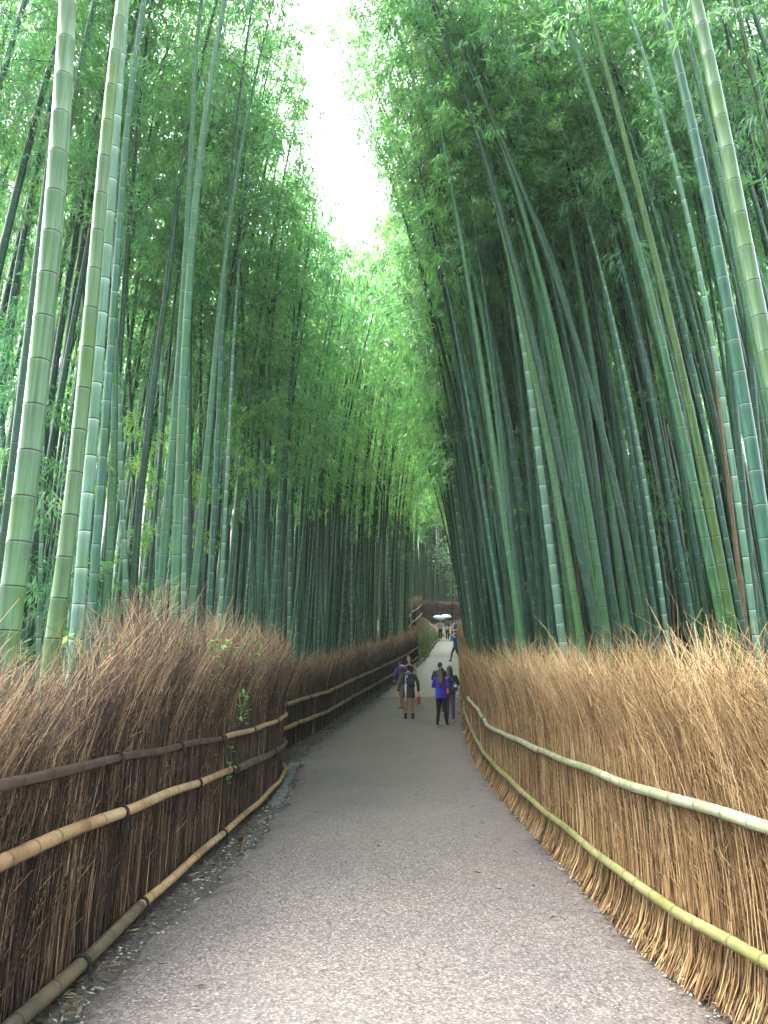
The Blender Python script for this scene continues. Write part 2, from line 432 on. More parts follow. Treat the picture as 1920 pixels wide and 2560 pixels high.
def open_sky(P, grow=1.):
    """the open strip above the path where the two sides of the grove do not meet"""
    X, Y, Z = P[:, 0], P[:, 1], P[:, 2]
    sl = (Z - EYE) / np.maximum(Y, 1)
    wd = np.interp(sl, [.66, .69, .73, .80, .91, 1.03, 1.2, 1.6], [0., .030, .052, .050, .034, .020, .010, .0])
    cx = np.interp(sl, [.68, .73, .80, .91, 1.03, 1.2], [-.03, -.042, -.066, -.090, -.118, -.15])
    wob = .012 * np.sin(Z * 1.7 + Y * .9) + .010 * np.sin(Z * 3.9 - Y * 1.3)
    return (np.abs(X / np.maximum(Y, 1) - cx) < wd * grow + wob) & (Y > 2) & (sl > .64)

def crown(path, H, zs, lod, rng, base, dens=1., lmax=1.9, tone=0.):
    """path(z)->(n,3) local; returns leaf verts, values, branch tubes (points, radii)"""
    step = {'near': .36, 'mid': .42, 'far': .62}[lod]
    hz = np.arange(zs, H - .15, step)
    hz = hz + rng.uniform(-.1, .1, len(hz))
    nb = 2 if lod != 'far' else 2
    hz = np.repeat(hz, nb)
    fr = (hz - zs) / (H - zs)
    m = len(hz)
    prof = np.interp(fr, [0, .12, .45, .8, 1], [.45, .8, 1., .62, .25])
    L = lmax * prof * rng.uniform(.55, 1.15, m)
    keep = rng.uniform(0, 1, m) < np.interp(fr, [0, .2, 1], [.55, .95, 1.]) * dens
    hz, L, fr = hz[keep], L[keep], fr[keep]; m = len(hz)
    az = (np.arange(m) % 2) * math.pi + rng.normal(0, .9, m) + rng.uniform(0, 6.28)
    el = rng.uniform(R(8), R(48), m)
    t = np.linspace(0, 1, 6)
    c0 = path(hz)
    hd = np.stack([np.cos(az), np.sin(az)], 1)
    run = L[:, None] * t * np.cos(el)[:, None]
    rise = L[:, None] * (t * np.sin(el)[:, None] - .42 * t ** 2.2)
    BP = np.empty((m, 6, 3))
    BP[..., :2] = c0[:, None, :2] + hd[:, None] * run[..., None]
    BP[..., 2] = c0[:, None, 2] + rise
    BR = np.maximum(.0075 * (1 - .8 * t)[None] * (L[:, None] / 1.5), .002)
    per = {'near': 7, 'mid': 6, 'far': 4}[lod]
    ts = rng.uniform(.22, 1.02, (m, per))
    ts[:, 0] = 1.
    ii = np.repeat(np.arange(m), per); tt = ts.ravel()
    f = np.clip(tt, 0, 1) * 5; k = np.minimum(f.astype(int), 4); fr2 = (f - k)[:, None]
    P = BP[ii, k] * (1 - fr2) + BP[ii, k + 1] * fr2
    ns = len(P)
    P = P + rng.normal(0, .09, (ns, 3)) * (tt[:, None] + .3)
    sa = az[ii] + rng.normal(0, .85, ns)
    sp = R(-12) + rng.normal(0, .35, ns)
    sr = rng.normal(0, .35, ns)
    ok = ~open_sky(P + base)
    P, sa, sp, sr = P[ok], sa[ok], sp[ok], sr[ok]; ns = len(P)
    T = TEMPL[lod][rng.integers(0, NT, ns)]
    sc = rng.uniform(.8, 1.2, ns)
    ca, sa_ = np.cos(sa), np.sin(sa); cp, sp_ = np.cos(sp), np.sin(sp); cr, sr_ = np.cos(sr), np.sin(sr)
    z = np.zeros(ns); o = np.ones(ns)
    Rx = np.stack([np.stack([o, z, z], -1), np.stack([z, cr, -sr_], -1), np.stack([z, sr_, cr], -1)], 1)
    Ry = np.stack([np.stack([cp, z, -sp_], -1), np.stack([z, o, z], -1), np.stack([sp_, z, cp], -1)], 1)
    Rz = np.stack([np.stack([ca, -sa_, z], -1), np.stack([sa_, ca, z], -1), np.stack([z, z, o], -1)], 1)
    M = Rz @ Ry @ Rx * sc[:, None, None]
    V = np.einsum('sij,skj->ski', M, T) + P[:, None]
    nl = T.shape[1] // 4
    lv = np.clip(rng.normal(.42 + tone, .13, (ns, 1)) + rng.normal(0, .10, (ns, nl)) + (rng.uniform(0, 1, (ns, nl)) > .985) * .5, 0, 1)
    return V.reshape(-1, 3), np.repeat(lv.ravel(), 4), BP, BR

def nodes_of(H, D, rng):
    z, zz = [0.06], .06
    a = rng.uniform(.85, 1.12)
    while zz < H:
        s = a * np.interp(zz, [0, 1, 3, 8, 14], [.16, .25, .34, .37, .30]) * (1 if D > .1 else .88)
        zz += s; z.append(zz)
    return np.array(z)

def culm_arrays(path, H, D, rng, sides, rich):
    zn = nodes_of(H, D, rng)
    if rich:
        offs = np.array([-.016, -.005, .004, .012])
        zr = (zn[:, None] + offs).ravel(); bump = np.tile([1., 1.035, 1.04, 1.], len(zn)); 
    else:
        zr = zn; bump = np.ones(len(zn))
    o = np.argsort(zr); zr, bump = zr[o], bump[o]
    zr = np.concatenate([[-.5], zr]); bump = np.concatenate([[1.], bump])
    rad = D / 2 * np.interp(zr / H, [-.1, 0, .1, .35, .7, 1], [1.06, 1.04, 1., .86, .52, .10]) * bump
    P = path(zr)
    V, Q = tubes(P, rad, sides, ref=(1, .13, .07))
    ph = np.interp(zr, zn, np.arange(len(zn)), left=0)
    ph[0] = -.3
    return V, Q, np.repeat(ph, sides)

N_CULM = 0
def bamboo(base, path, H, D, tint, lod, rng, label, group, zs, rich, sides, dens=1., tone=0., leafcol=None, lmax=1.9):
    """one bamboo: an Empty at its base with a culm and a crown"""
    root = empty('bamboo', base, label, 'bamboo', group)
    V, Q, ph = culm_arrays(path, H, D, rng, sides, rich)
    c = put('culm', mesh_np('culm', V, Q, attrs={'ph': ('FLOAT', ph)}), M_CULM, root)
    j = rng.uniform(.86, 1.14)
    c.color = (tint[0] * j * rng.uniform(.93, 1.07), tint[1] * j, tint[2] * j * rng.uniform(.93, 1.07), tint[3])
    LV, lv, BP, BR = crown(path, H, zs, lod, rng, np.array(base), dens, lmax, tone)
    BV, BQ = tubes(BP, BR, 3, ref=(.1, .2, 1))
    n = len(LV)
    LQ = np.arange(n).reshape(-1, 4)
    V = np.concatenate([LV, BV]); Q = np.concatenate([LQ, BQ + n])
    mi = np.concatenate([np.zeros(len(LQ), int), np.ones(len(BQ), int)])
    k = put('crown', mesh_np('crown', V, Q, smooth=False, attrs={'lv': ('FLOAT', np.concatenate([lv, np.zeros(len(BV))]))}, matidx=mi), [M_LEAF, M_BRANCH], root)
    if leafcol is None:
        g = rng.uniform(.82, 1.15)
        leafcol = (g * rng.uniform(.85, 1.15), g, g * rng.uniform(.85, 1.2))
    k.color = (*leafcol, 1)
    return root

def traced(pts, Y, H, side, rng):
    """culm axis through the photo points, standing in the plane Y; returns base and local path"""
    X, Z = [], []
    for x, y in pts:
        a, b = ray(x, y); X.append(a * Y); Z.append(EYE + b * Y)
    X, Z = np.array(X), np.array(Z)
    o = np.argsort(Z); X, Z = X[o], Z[o]
    deg = 1 if len(X) < 5 or np.ptp(Z) < 3 else 2 if len(X) < 7 else 3
    pf = np.polyfit(Z, X, deg); dp = np.polyder(pf)
    z_lo, z_hi = Z[0], Z[-1]
    s_lo, s_hi = np.polyval(dp, z_lo), np.polyval(dp, z_hi)
    x_lo, x_hi = np.polyval(pf, z_lo), np.polyval(pf, z_hi)
    gz = 0.
    for _ in range(3):
        xb = x_lo + s_lo * (gz - z_lo); gz = float(ground(xb, Y))
    xb = x_lo + s_lo * (gz - z_lo)
    q = rng.uniform(.008, .018) * side
    ztop = max(z_hi, gz + .45 * H)
    if z_hi - gz > .68 * H: H = (z_hi - gz) * (1.08 if Y > 30 else 1.4)
    def path(z):
        zw = np.asarray(z) + gz
        x = np.where(zw < z_lo, x_lo + s_lo * (zw - z_lo), np.where(zw > z_hi, x_hi + s_hi * (zw - z_hi), np.polyval(pf, zw)))
        x = x + q * np.maximum(zw - ztop, 0) ** 2
        return np.stack([x - xb, np.zeros_like(x), np.asarray(z, float)], -1)
    return (xb, Y, gz), path, H

# every culm of the photo that can be told apart: label, colour class, diameter, distance, photo points
BIG = [
 ('thick pale mossy bamboo at the left picture edge, the stoutest and nearest of all', 'pale', .150, 4.25, [(173, 0), (142, 350), (111, 800), (83, 1100), (47, 1383), (14, 1578)]),
 ('tall pale green bamboo with dark node rings just right of the stoutest mossy one', 'pale', .128, 5.7, [(303, 0), (279, 250), (249, 466), (229, 800), (195, 1100), (165, 1375), (150, 1480)]),
 ('chalky green bamboo with bright white node rings close beside the tall pale culm', 'wax', .115, 6.7, [(305, 117), (272, 544), (253, 831), (233, 1041), (210, 1344), (201, 1461)]),
 ('dark green bamboo standing partly hidden behind the stoutest mossy culm', 'dark', .105, 8.2, [(140, 250), (128, 350), (105, 544), (74, 816), (50, 994), (16, 1298)]),
 ('grey-green bamboo with thin dark rings, right of the chalky white ringed one', 'mid', .105, 9.6, [(308, 60), (288, 467), (286, 700), (288, 800), (286, 1091), (278, 1305), (272, 1438)]),
 ('bluish dark bamboo squeezed between the chalky culm and the grey-green culm', 'teal', .105, 8.3, [(276, 839), (268, 1053), (249, 1286), (233, 1430)]),
 ('dark bamboo leaning right that crosses behind the grey-green left culm', 'dark', .10, 10.3, [(374, 19), (369, 117), (342, 311), (327, 544), (307, 739), (301, 878)]),
 ('slim chalky bamboo with white rings just right of the grey-green left culm', 'wax', .085, 10.2, [(297, 1000), (301, 1169), (307, 1305), (315, 1441)]),
 ('dark green bamboo leaning strongly right in the middle of the left clump', 'dark', .108, 10.2, [(439, 544), (412, 739), (400, 839), (383, 994), (354, 1208), (338, 1364), (334, 1480)]),
 ('green bamboo with dark rings, left one of the close thick pair in the left clump', 'mid', .112, 9.2, [(482, 272), (474, 467), (463, 661), (453, 800), (439, 1033), (420, 1247), (404, 1441)]),
 ('greyish thick bamboo, right one of the close thick pair in the left clump', 'mid', .122, 8.7, [(509, 311), (502, 428), (472, 661), (465, 878), (451, 1150), (443, 1344), (437, 1480)]),
 ('thin chalky bamboo rising directly behind the greyish one of the thick pair', 'wax', .085, 12, [(468, 975), (465, 1228), (461, 1380), (459, 1480)]),
 ('thin dark bamboo a step right of the thick pair in the left clump', 'dark', .085, 13, [(474, 900), (478, 1189), (475, 1300), (472, 1461)]),
 ('deep green bamboo whose top leans right, left of the white stepped culm', 'mid', .112, 9.8, [(607, 350), (575, 544), (556, 739), (540, 839), (527, 1033), (509, 1228), (490, 1422)]),
 ('grey bamboo with close pale rings, twin just behind the deep green leaning one', 'teal', .098, 11.6, [(554, 839), (548, 1072), (537, 1267), (525, 1461)]),
 ('slender whitish bamboo with closely stepped bright rings at the right of the left clump', 'wax', .078, 12.7, [(581, 900), (579, 994), (568, 1169), (560, 1344), (552, 1520)]),
 ('straight thin dark bamboo between the thick pair and the deep green leaning culm', 'dark', .08, 15, [(505, 560), (502, 800), (500, 1033), (500, 1300)]),
 ('thin dark bamboo leaning left at the right end of the left clump', 'dark', .085, 14, [(607, 800), (618, 1072), (630, 1305)]),
 ('pale chalky straight bamboo glimpsed between two dark leaning culms on the left', 'wax', .085, 13, [(404, 955), (400, 1100), (397, 1266), (393, 1441)]),
 ('thin blue-black bamboo leaning right in front of the pale glimpsed one', 'dark', .07, 12.6, [(420, 917), (404, 1111), (385, 1305), (373, 1480)]),
 ('dark bamboo behind the lime leaf sprays in the left clump', 'dark', .09, 14, [(318, 760), (325, 955), (332, 1189), (338, 1344)]),
 ('short chalky bamboo with leaf sprays, right behind the foot of the stoutest culm', 'wax', .082, 9.6, [(109, 1100), (105, 1344), (101, 1430), (99, 1500)]),
 ('dark bamboo behind and between the stoutest and the tall pale culm', 'dark', .085, 12, [(198, 350), (210, 505), (212, 700), (206, 855)]),
 ('grey bamboo at the far left edge leaning left out of the picture', 'teal', .09, 10, [(-12, 900), (0, 1014), (16, 1169), (22, 1250)]),
 ('bamboo with white rings standing alone in front of the middle grove, left of the path', 'wax', .10, 17, [(733, 800), (729, 994), (727, 1267), (724, 1500), (723, 1609)]),
 ('bright green bamboo a little left of the lone white ringed one', 'bright', .115, 18, [(659, 917), (671, 1150), (669, 1300), (669, 1461)]),
 ('dark bamboo crossing behind the bright green one in the middle grove', 'dark', .10, 19, [(677, 800), (679, 994), (674, 1200), (668, 1400)]),
 ('ringed bamboo bending right at the top, just right of the lone white ringed one', 'teal', .10, 17.5, [(819, 823), (795, 936), (772, 1092), (757, 1228), (749, 1422), (744, 1574)]),
 ('pale smooth bamboo in the middle grove left of the path bend', 'bright', .12, 21, [(794, 1181), (800, 1400), (811, 1616)]),
 ('dark bamboo slanting left in the middle grove behind the far fence', 'dark', .11, 22, [(827, 1228), (855, 1420), (881, 1616)]),
 ('green bamboo slanting left close to the far brushwood fence', 'mid', .12, 23, [(848, 1250), (870, 1380), (908, 1597)]),
 ('chalky bamboo right of the slanting ones in the middle grove', 'wax', .12, 26, [(968, 1220), (970, 1305), (974, 1450), (978, 1597)]),
 ('teal bamboo with faint rings in the middle grove near the path', 'teal', .12, 25, [(953, 1266), (958, 1420), (963, 1580)]),
 ('tall dark bamboo next to the end of the far left brushwood fence', 'dark', .13, 33, [(1020, 1190), (1017, 1216), (1014, 1400), (1011, 1577)]),
 ('long thin bamboo arching left across the far opening of the path', 'mid', .10, 33, [(912, 886), (970, 948), (1009, 1033), (1060, 1138), (1087, 1228), (1126, 1375), (1180, 1597)]),
 ('dead tan bamboo leaning left at the near end of the right grove', 'tan', .11, 22, [(1114, 1053), (1141, 1130), (1176, 1247), (1204, 1364), (1235, 1539)]),
 ('long dark bamboo leaning over the path, crossing the sky from the right', 'dark', .125, 10.3, [(1075, 0), (1122, 117), (1161, 233), (1204, 369), (1231, 467), (1262, 564), (1319, 800), (1354, 936), (1385, 1092), (1420, 1228), (1451, 1383), (1486, 1558)]),
 ('green bamboo next left of the long one that crosses the sky', 'mid', .112, 12, [(1126, 583), (1157, 719), (1177, 839), (1200, 955), (1223, 1111), (1246, 1247), (1270, 1383), (1278, 1461)]),
 ('grey-green bamboo leaning left, left one of the long parallel pair on the right', 'mid', .118, 8.9, [(1393, 0), (1436, 109), (1474, 214), (1521, 362), (1552, 467), (1587, 595), (1614, 700), (1649, 839), (1677, 955), (1708, 1092), (1739, 1228), (1774, 1403), (1820, 1636)]),
 ('olive green bamboo, right one of the long parallel pair on the right', 'olive', .115, 8.5, [(1474, 19), (1505, 136), (1537, 253), (1568, 369), (1603, 505), (1642, 661), (1692, 878), (1727, 1033), (1758, 1189), (1797, 1383), (1832, 1578)]),
 ('slender whitish bamboo with bright white rings near the right edge', 'wax', .078, 8.6, [(1568, 23), (1622, 167), (1665, 323), (1692, 428), (1723, 564), (1747, 680), (1774, 839), (1805, 994), (1836, 1169), (1859, 1344), (1875, 1461), (1883, 1578)]),
 ('thick blue-green bamboo with chalky bands at the right edge', 'teal', .128, 6.5, [(1661, 19), (1692, 156), (1727, 292), (1754, 428), (1785, 583), (1813, 739), (1836, 858), (1859, 994), (1887, 1169), (1910, 1325)]),
 ('stout pale bamboo at the top right corner, thickest on the right', 'pale', .138, 5.4, [(1743, 19), (1774, 156), (1805, 311), (1832, 447), (1859, 603), (1894, 758), (1910, 855)]),
 ('olive bamboo crossing the extreme top right corner', 'olive', .115, 8.2, [(1840, 0), (1871, 136), (1902, 272)]),
 ('green bamboo rising just left of the stout pale one at the top right', 'mid', .112, 8.3, [(1708, 39), (1747, 194), (1770, 311), (1800, 440), (1850, 680)]),
 ('dark bamboo, left leg of the narrow V that opens downward in the right grove', 'dark', .112, 10.8, [(1280, 428), (1334, 537), (1369, 630), (1404, 719), (1436, 816), (1459, 955), (1478, 1150), (1498, 1267), (1517, 1383), (1537, 1500), (1552, 1616)]),
 ('dark bamboo, right leg of the narrow V that opens downward in the right grove', 'dark', .118, 10.2, [(1447, 878), (1482, 994), (1513, 1111), (1544, 1247), (1575, 1403), (1607, 1578)]),
 ('grey-green bamboo just right of the long one that crosses the sky', 'mid', .12, 10.5, [(1381, 819), (1408, 936), (1436, 1072), (1459, 1208), (1482, 1364), (1509, 1519)]),
 ('yellowish pale bamboo left of the long one that crosses the sky', 'bright', .12, 12, [(1327, 955), (1342, 1111), (1358, 1305), (1373, 1480), (1381, 1616)]),
 ('light bluish bamboo running alongside the lower part of the sky crossing one', 'bright', .115, 10.8, [(1346, 994), (1377, 1150), (1400, 1286), (1428, 1441), (1451, 1597)]),
 ('thin grey bamboo with white rings in the middle of the right grove', 'wax', .08, 11.3, [(1583, 1052), (1610, 1189), (1630, 1325), (1649, 1461), (1669, 1597)]),
 ('almost black bamboo with side twigs in the middle of the right grove', 'dark', .10, 12, [(1560, 975), (1587, 1150), (1614, 1305), (1635, 1420)]),
 ('brown dead bamboo left of the slender white ringed one at the right', 'tan', .09, 10.8, [(1789, 955), (1813, 1150), (1832, 1305), (1851, 1461)]),
 ('reddish tan dead bamboo behind the culms right of the sky crossing one', 'tan', .095, 15, [(1428, 1092), (1436, 1228), (1439, 1383), (1447, 1539)]),
 ('thin grey ringed bamboo between the olive culm and the brown dead one', 'teal', .08, 9.9, [(1735, 936), (1770, 1111), (1801, 1267), (1828, 1422), (1859, 1578)]),
 ('pale pinkish dead bamboo deep in the right grove', 'tan', .09, 17, [(1667, 1072), (1671, 1186), (1674, 1305)]),
 ('dark bamboo right of the slender white ringed one at the right edge', 'dark', .115, 9.2, [(1820, 878), (1840, 1033), (1855, 1228), (1879, 1461)]),
 ('dark bamboo at the right edge behind the thick blue-green one', 'dark', .11, 9.6, [(1871, 839), (1887, 1033), (1905, 1250)]),
]

placed = []
def build_traced():
    for label, cls, D, Y, pts in BIG:
        rng = np.random.default_rng(abs(hash(label[:20])) % 1000 + len(label) if False else len(label) * 31 + int(Y * 10) + pts[0][0])
        x_mid = np.mean([p[0] for p in pts])
        side = 1 if x_mid < 1000 else -1
        H = rng.uniform(13.5, 16.5) * (1 if D > .095 else .88)
        if 'across the far opening' in label: H = 17.5
        if x_mid < 640: H *= 1.18
        if cls == 'tan': H = 9.5 if Y > 20 else 5.6
        x0, y0 = max(pts, key=lambda p: p[1])
        Y_in = Y
        for _ in range(60):
            xb = ray(x0, y0)[0] * Y
            if x0 < 1060 and xb > float(xl(Y)) - .4: Y += .3
            elif x0 >= 1060 and xb < float(xr(Y)) + .35: Y += .3
            else: break
        D = min(D * Y / Y_in, .15)
        base, path, H = traced(pts, Y, H, side, rng)
        if 'short chalky' in label: H = 5.5
        zz = np.linspace(5, H, 60); op = open_sky(path(zz) + np.array(base), 1.2)
        if op.any() and H > 6: H = max(float(zz[np.argmax(op)]) * .97, 8.)
        placed.append((base[0], base[1]))
        zs = H * (rng.uniform(.70, .78) if Y < 11.5 or H > 17 else rng.uniform(.58, .66) if Y < 13.5 else rng.uniform(.42, .52))
        if cls == 'tan': dens = .25
        else: dens = 1.
        if 'left edge' in label or 'top right corner' in label: zs = H * .5
        if 'short chalky' in label: zs = 1.9
        bamboo(base, path, H, D, TINT[cls], 'near' if Y < 16 else 'mid', rng, label, 'bamboo culms along the path', zs, Y < 20, 16 if Y < 9 else 12 if Y < 16 else 8, dens,
               lmax=1.0 if 'short chalky' in label else 1.9)
build_traced()

def random_spots():
    rng = np.random.default_rng(21)
    grid = {}
    pts = []
    def free(x, y, r):
        for dx in (-1, 0, 1):
            for dy in (-1, 0, 1):
                for (a, b, c) in grid.get((int(x // 1.2) + dx, int(y // 1.2) + dy), ()):
                    if (a - x) ** 2 + (b - y) ** 2 < max(r, c) ** 2: return False
        return True
    def add(x, y, r): grid.setdefault((int(x // 1.2), int(y // 1.2)), []).append((x, y, r))
    for x, y in placed: add(x, y, .38)
    for k in range(44000):
        Y = 4.5 + 92 * rng.uniform() ** 1.5
        side = 1 if rng.uniform() < .55 else -1
        d = .35 + 24 * rng.uniform() ** 1.8
        if Y > 64:
            x = rng.uniform(-12, 20); 
            if Y < 73 and x > 2.5 and x < 22: continue
            side = -1 if x < 3 else 1
            r = .6
        elif side > 0:
            x = float(xr(Y)) + d; r = np.interp(d, [0, 6, 15, 24], [.28, .42, .8, 1.2]) * np.interp(Y, [5, 30, 60], [1, 1.25, 1.6])
            if Y > 57 and x < 9: continue
            if Y < 10.8 and d < 4.5: continue
            if Y < 8: continue
        else:
            x = float(xl(Y)) - d; r = np.interp(d, [0, 6, 15, 24], [.52, .66, .95, 1.2]) * np.interp(Y, [5, 30, 60], [1, 1.05, 1.35])
            if Y < 15 and d < 3.3 - max(0, (Y - 11)) * .8: continue
            if Y < 7: continue
        if abs(x) > .57 * Y + 1.6: continue
        if free(x, Y, r):
            add(x, Y, r); pts.append((x, Y, side))
    pts.sort(key=lambda p: p[1])
    back = []
    for k in range(900):
        Y = rng.uniform(-14, 4.); side = 1 if rng.uniform() < .5 else -1
        d = rng.uniform(.8, 11)
        x = (float(xr(Y)) + d) if side > 0 else (float(xl(Y)) - d)
        if Y > 1 and abs(x) < .75 * Y + 2.2: continue
        if free(x, Y, .85): add(x, Y, .85); back.append((x, Y, side))
    return pts + back

def free_path(x, y, side, rng):
    """a leaning culm that nods over at the top"""
    if side > 0:
        sx = -rng.uniform(.05, .125) * np.interp(x - float(xr(y)), [0, 10], [1, .45]); q = -rng.uniform(.004, .017)
    else:
        sx = rng.uniform(-.01, .055); q = rng.uniform(.002, .014)
    if y > 64: sx *= .3; q *= .4
    sy = rng.normal(0, .022); qy = rng.normal(0, .005)
    if rng.uniform() < .06: sx += rng.normal(0, .045)
    def path(z):
        z = np.asarray(z, float)
        e = np.maximum(z - 5.5, 0) ** 2
        return np.stack([sx * z + q * e, sy * z + qy * e, z], -1)
    return path

def pick_class(rng, side):
    u = rng.uniform()
    if side > 0: return 'dark' if u < .44 else 'mid' if u < .76 else 'teal' if u < .88 else 'bright' if u < .92 else 'wax' if u < .965 else 'tan'
    return 'dark' if u < .36 else 'mid' if u < .64 else 'teal' if u < .80 else 'bright' if u < .88 else 'wax' if u < .98 else 'tan'

KIND = dict(dark='dark green bamboo', mid='plain green bamboo', teal='bluish green bamboo with pale rings', bright='light green bamboo', wax='chalky bamboo with white rings', tan='dead tan bamboo')

def build_random():
    rng = np.random.default_rng(3)
    spots = random_spots()
    n_thing = 298 - len(BIG) - 7
    LVs, lvs, BVs, BQs, CVs, CQs, phs, tints = [], [], [], [], [], [], [], []
    no = nb = 0
    for i, (x, y, side) in enumerate(spots):
        gz = float(ground(x, y))
        D = rng.uniform(.085, .135)
        H = rng.uniform(13.5, 17.5) * np.interp(y, [0, 25], [.97, 1.08])
        cls = pick_class(rng, side)
        path = free_path(x, y, side, rng)
        if cls == 'tan' and (y < 17 or side < 0): cls = 'dark'
        if side < 0 and y < 24: H *= 1.2
        elif 24 < y < 62: H *= 1.13
        if cls == 'tan': H *= .6
        zz = np.linspace(5, H, 40); op = open_sky(path(zz) + np.array([x, y, gz]), 1.35)
        if op.any(): H = max(float(zz[np.argmax(op)]) * .97, 8.)
        path = free_path(x, y, side, rng)
        zs = H * (rng.uniform(.36, .52) if side < 0 else rng.uniform(.56, .68) if y < 15 else rng.uniform(.46, .60))
        dens = .3 if cls == 'tan' else .74 if side < 0 else .74
        tone = rng.normal(0, .09) + (.06 if side < 0 and y > 14 else 0) + np.interp(y, [20, 50], [0, .06])  # far leaves also lightened with distance, canopy glow put into the colour
        if i < n_thing:
            where = 'right grove' if side > 0 else 'left grove'
            row = 'standing in the crowd of the ' if y < 16 else 'standing farther back in the '
            bamboo((x, y, gz), path, H, D, TINT[cls], 'near' if y < 13 else 'mid', rng, KIND[cls] + ' ' + row + where, 'bamboo crowd, ' + ('right' if side > 0 else 'left') + ' grove, ' + KIND[cls] + (' near' if y < 16 else ' far'),
                   zs, y < 14, 10 if y < 14 else 7, dens, tone)
        else:
            base = np.array([x, y, gz])
            V, Q, ph = culm_arrays(path, H, D, rng, 6, False)
            CVs.append(V + base); CQs.append(Q + no); no += len(V); phs.append(ph)
            t = np.array(TINT[cls]); t[:3] *= rng.uniform(.8, 1.15); tints.append(np.tile(t, (len(V), 1)))
            LV, lv, BP, BR = crown(path, H, zs, 'far', rng, base, dens * (.78 if 22 < y < 60 and abs(x) < 10 else .55 if y < 5 else .8), 2.0, tone + (.14 if 24 < y < 64 else -.05 if y > 64 else 0))  # lighter leaf colour at mid distance stands in for the bright canopy glow
            LVs.append(LV + base); lvs.append(lv)
    V = np.concatenate(CVs); Q = np.concatenate(CQs)
    o = put('bamboo_grove', mesh_np('bamboo_grove', V, Q, attrs={'ph': ('FLOAT', np.concatenate(phs)), 'tint': ('FLOAT_COLOR', np.concatenate(tints))}), M_CULM_FAR)
    tag(o, 'mass of distant bamboo culms filling both groves behind the nearer ones', 'bamboo grove', kind='stuff')
    LV = np.concatenate(LVs)
    f = put('grove_foliage', mesh_np('grove_foliage', LV, np.arange(len(LV)).reshape(-1, 4), smooth=False, attrs={'lv': ('FLOAT', np.concatenate(lvs))}), M_LEAF)
    tag(f, 'feathery bamboo foliage of the distant grove above the path', 'foliage', kind='stuff')
    print('bamboo spots', len(spots), 'far leaves', len(LV) // 4)
build_random()

def build_lime_saplings():
    rng = np.random.default_rng(17)
    lab = ['young bamboo with lime green leaf sprays between the dark leaning culms on the left',
           'young bamboo with lime leaf sprays hanging beside the white stepped culm',
           'young bamboo with lime leaves high behind the tall pale left culm',
           'small leafy bamboo with dark drooping leaves at the left picture edge',
           'small leafy bamboo whose leaves droop beside the foot of the stoutest culm',
           'thin leafy bamboo with low green sprays in the right grove, left of its middle',
           'thin leafy bamboo with low green sprays in the right grove, near the parallel pair']
    at = [(-4.6, 13., 6.5, 3.2, 1), (-3.4, 14., 7.2, 4.2, 1), (-6.4, 12.2, 8., 4.5, 1), (-5.2, 9.6, 6.5, 2.0, 0), (-4.5, 9.0, 4.6, 1.8, 0), (3.3, 14., 7., 3.4, 0), (5.2, 12.5, 7., 3.6, 0)]
    for (x, y, H, zs, lime), l in zip(at, lab):
        p = free_path(x, y, -1 if x < 0 else 1, rng)
        bamboo((x, y, float(ground(x, y))), p, H, .035, TINT['mid'], 'near', rng, l, 'young leafy bamboos', zs, False, 7, .8, .22 if lime else 0., (1.15, 1.15, .8) if lime else None, 1.15)
build_lime_saplings()

# ------------------------------------------------------------------ brushwood fences
def curve_at(tab, Y):
    x = np.interp(Y, tab[:, 1], tab[:, 0])
    e = .15
    dx = (np.interp(Y + e, tab[:, 1], tab[:, 0]) - np.interp(Y - e, tab[:, 1], tab[:, 0])) / (2 * e)
    T = np.stack([dx, np.ones_like(dx)], -1); T /= np.linalg.norm(T, axis=-1, keepdims=True)
    return x, T

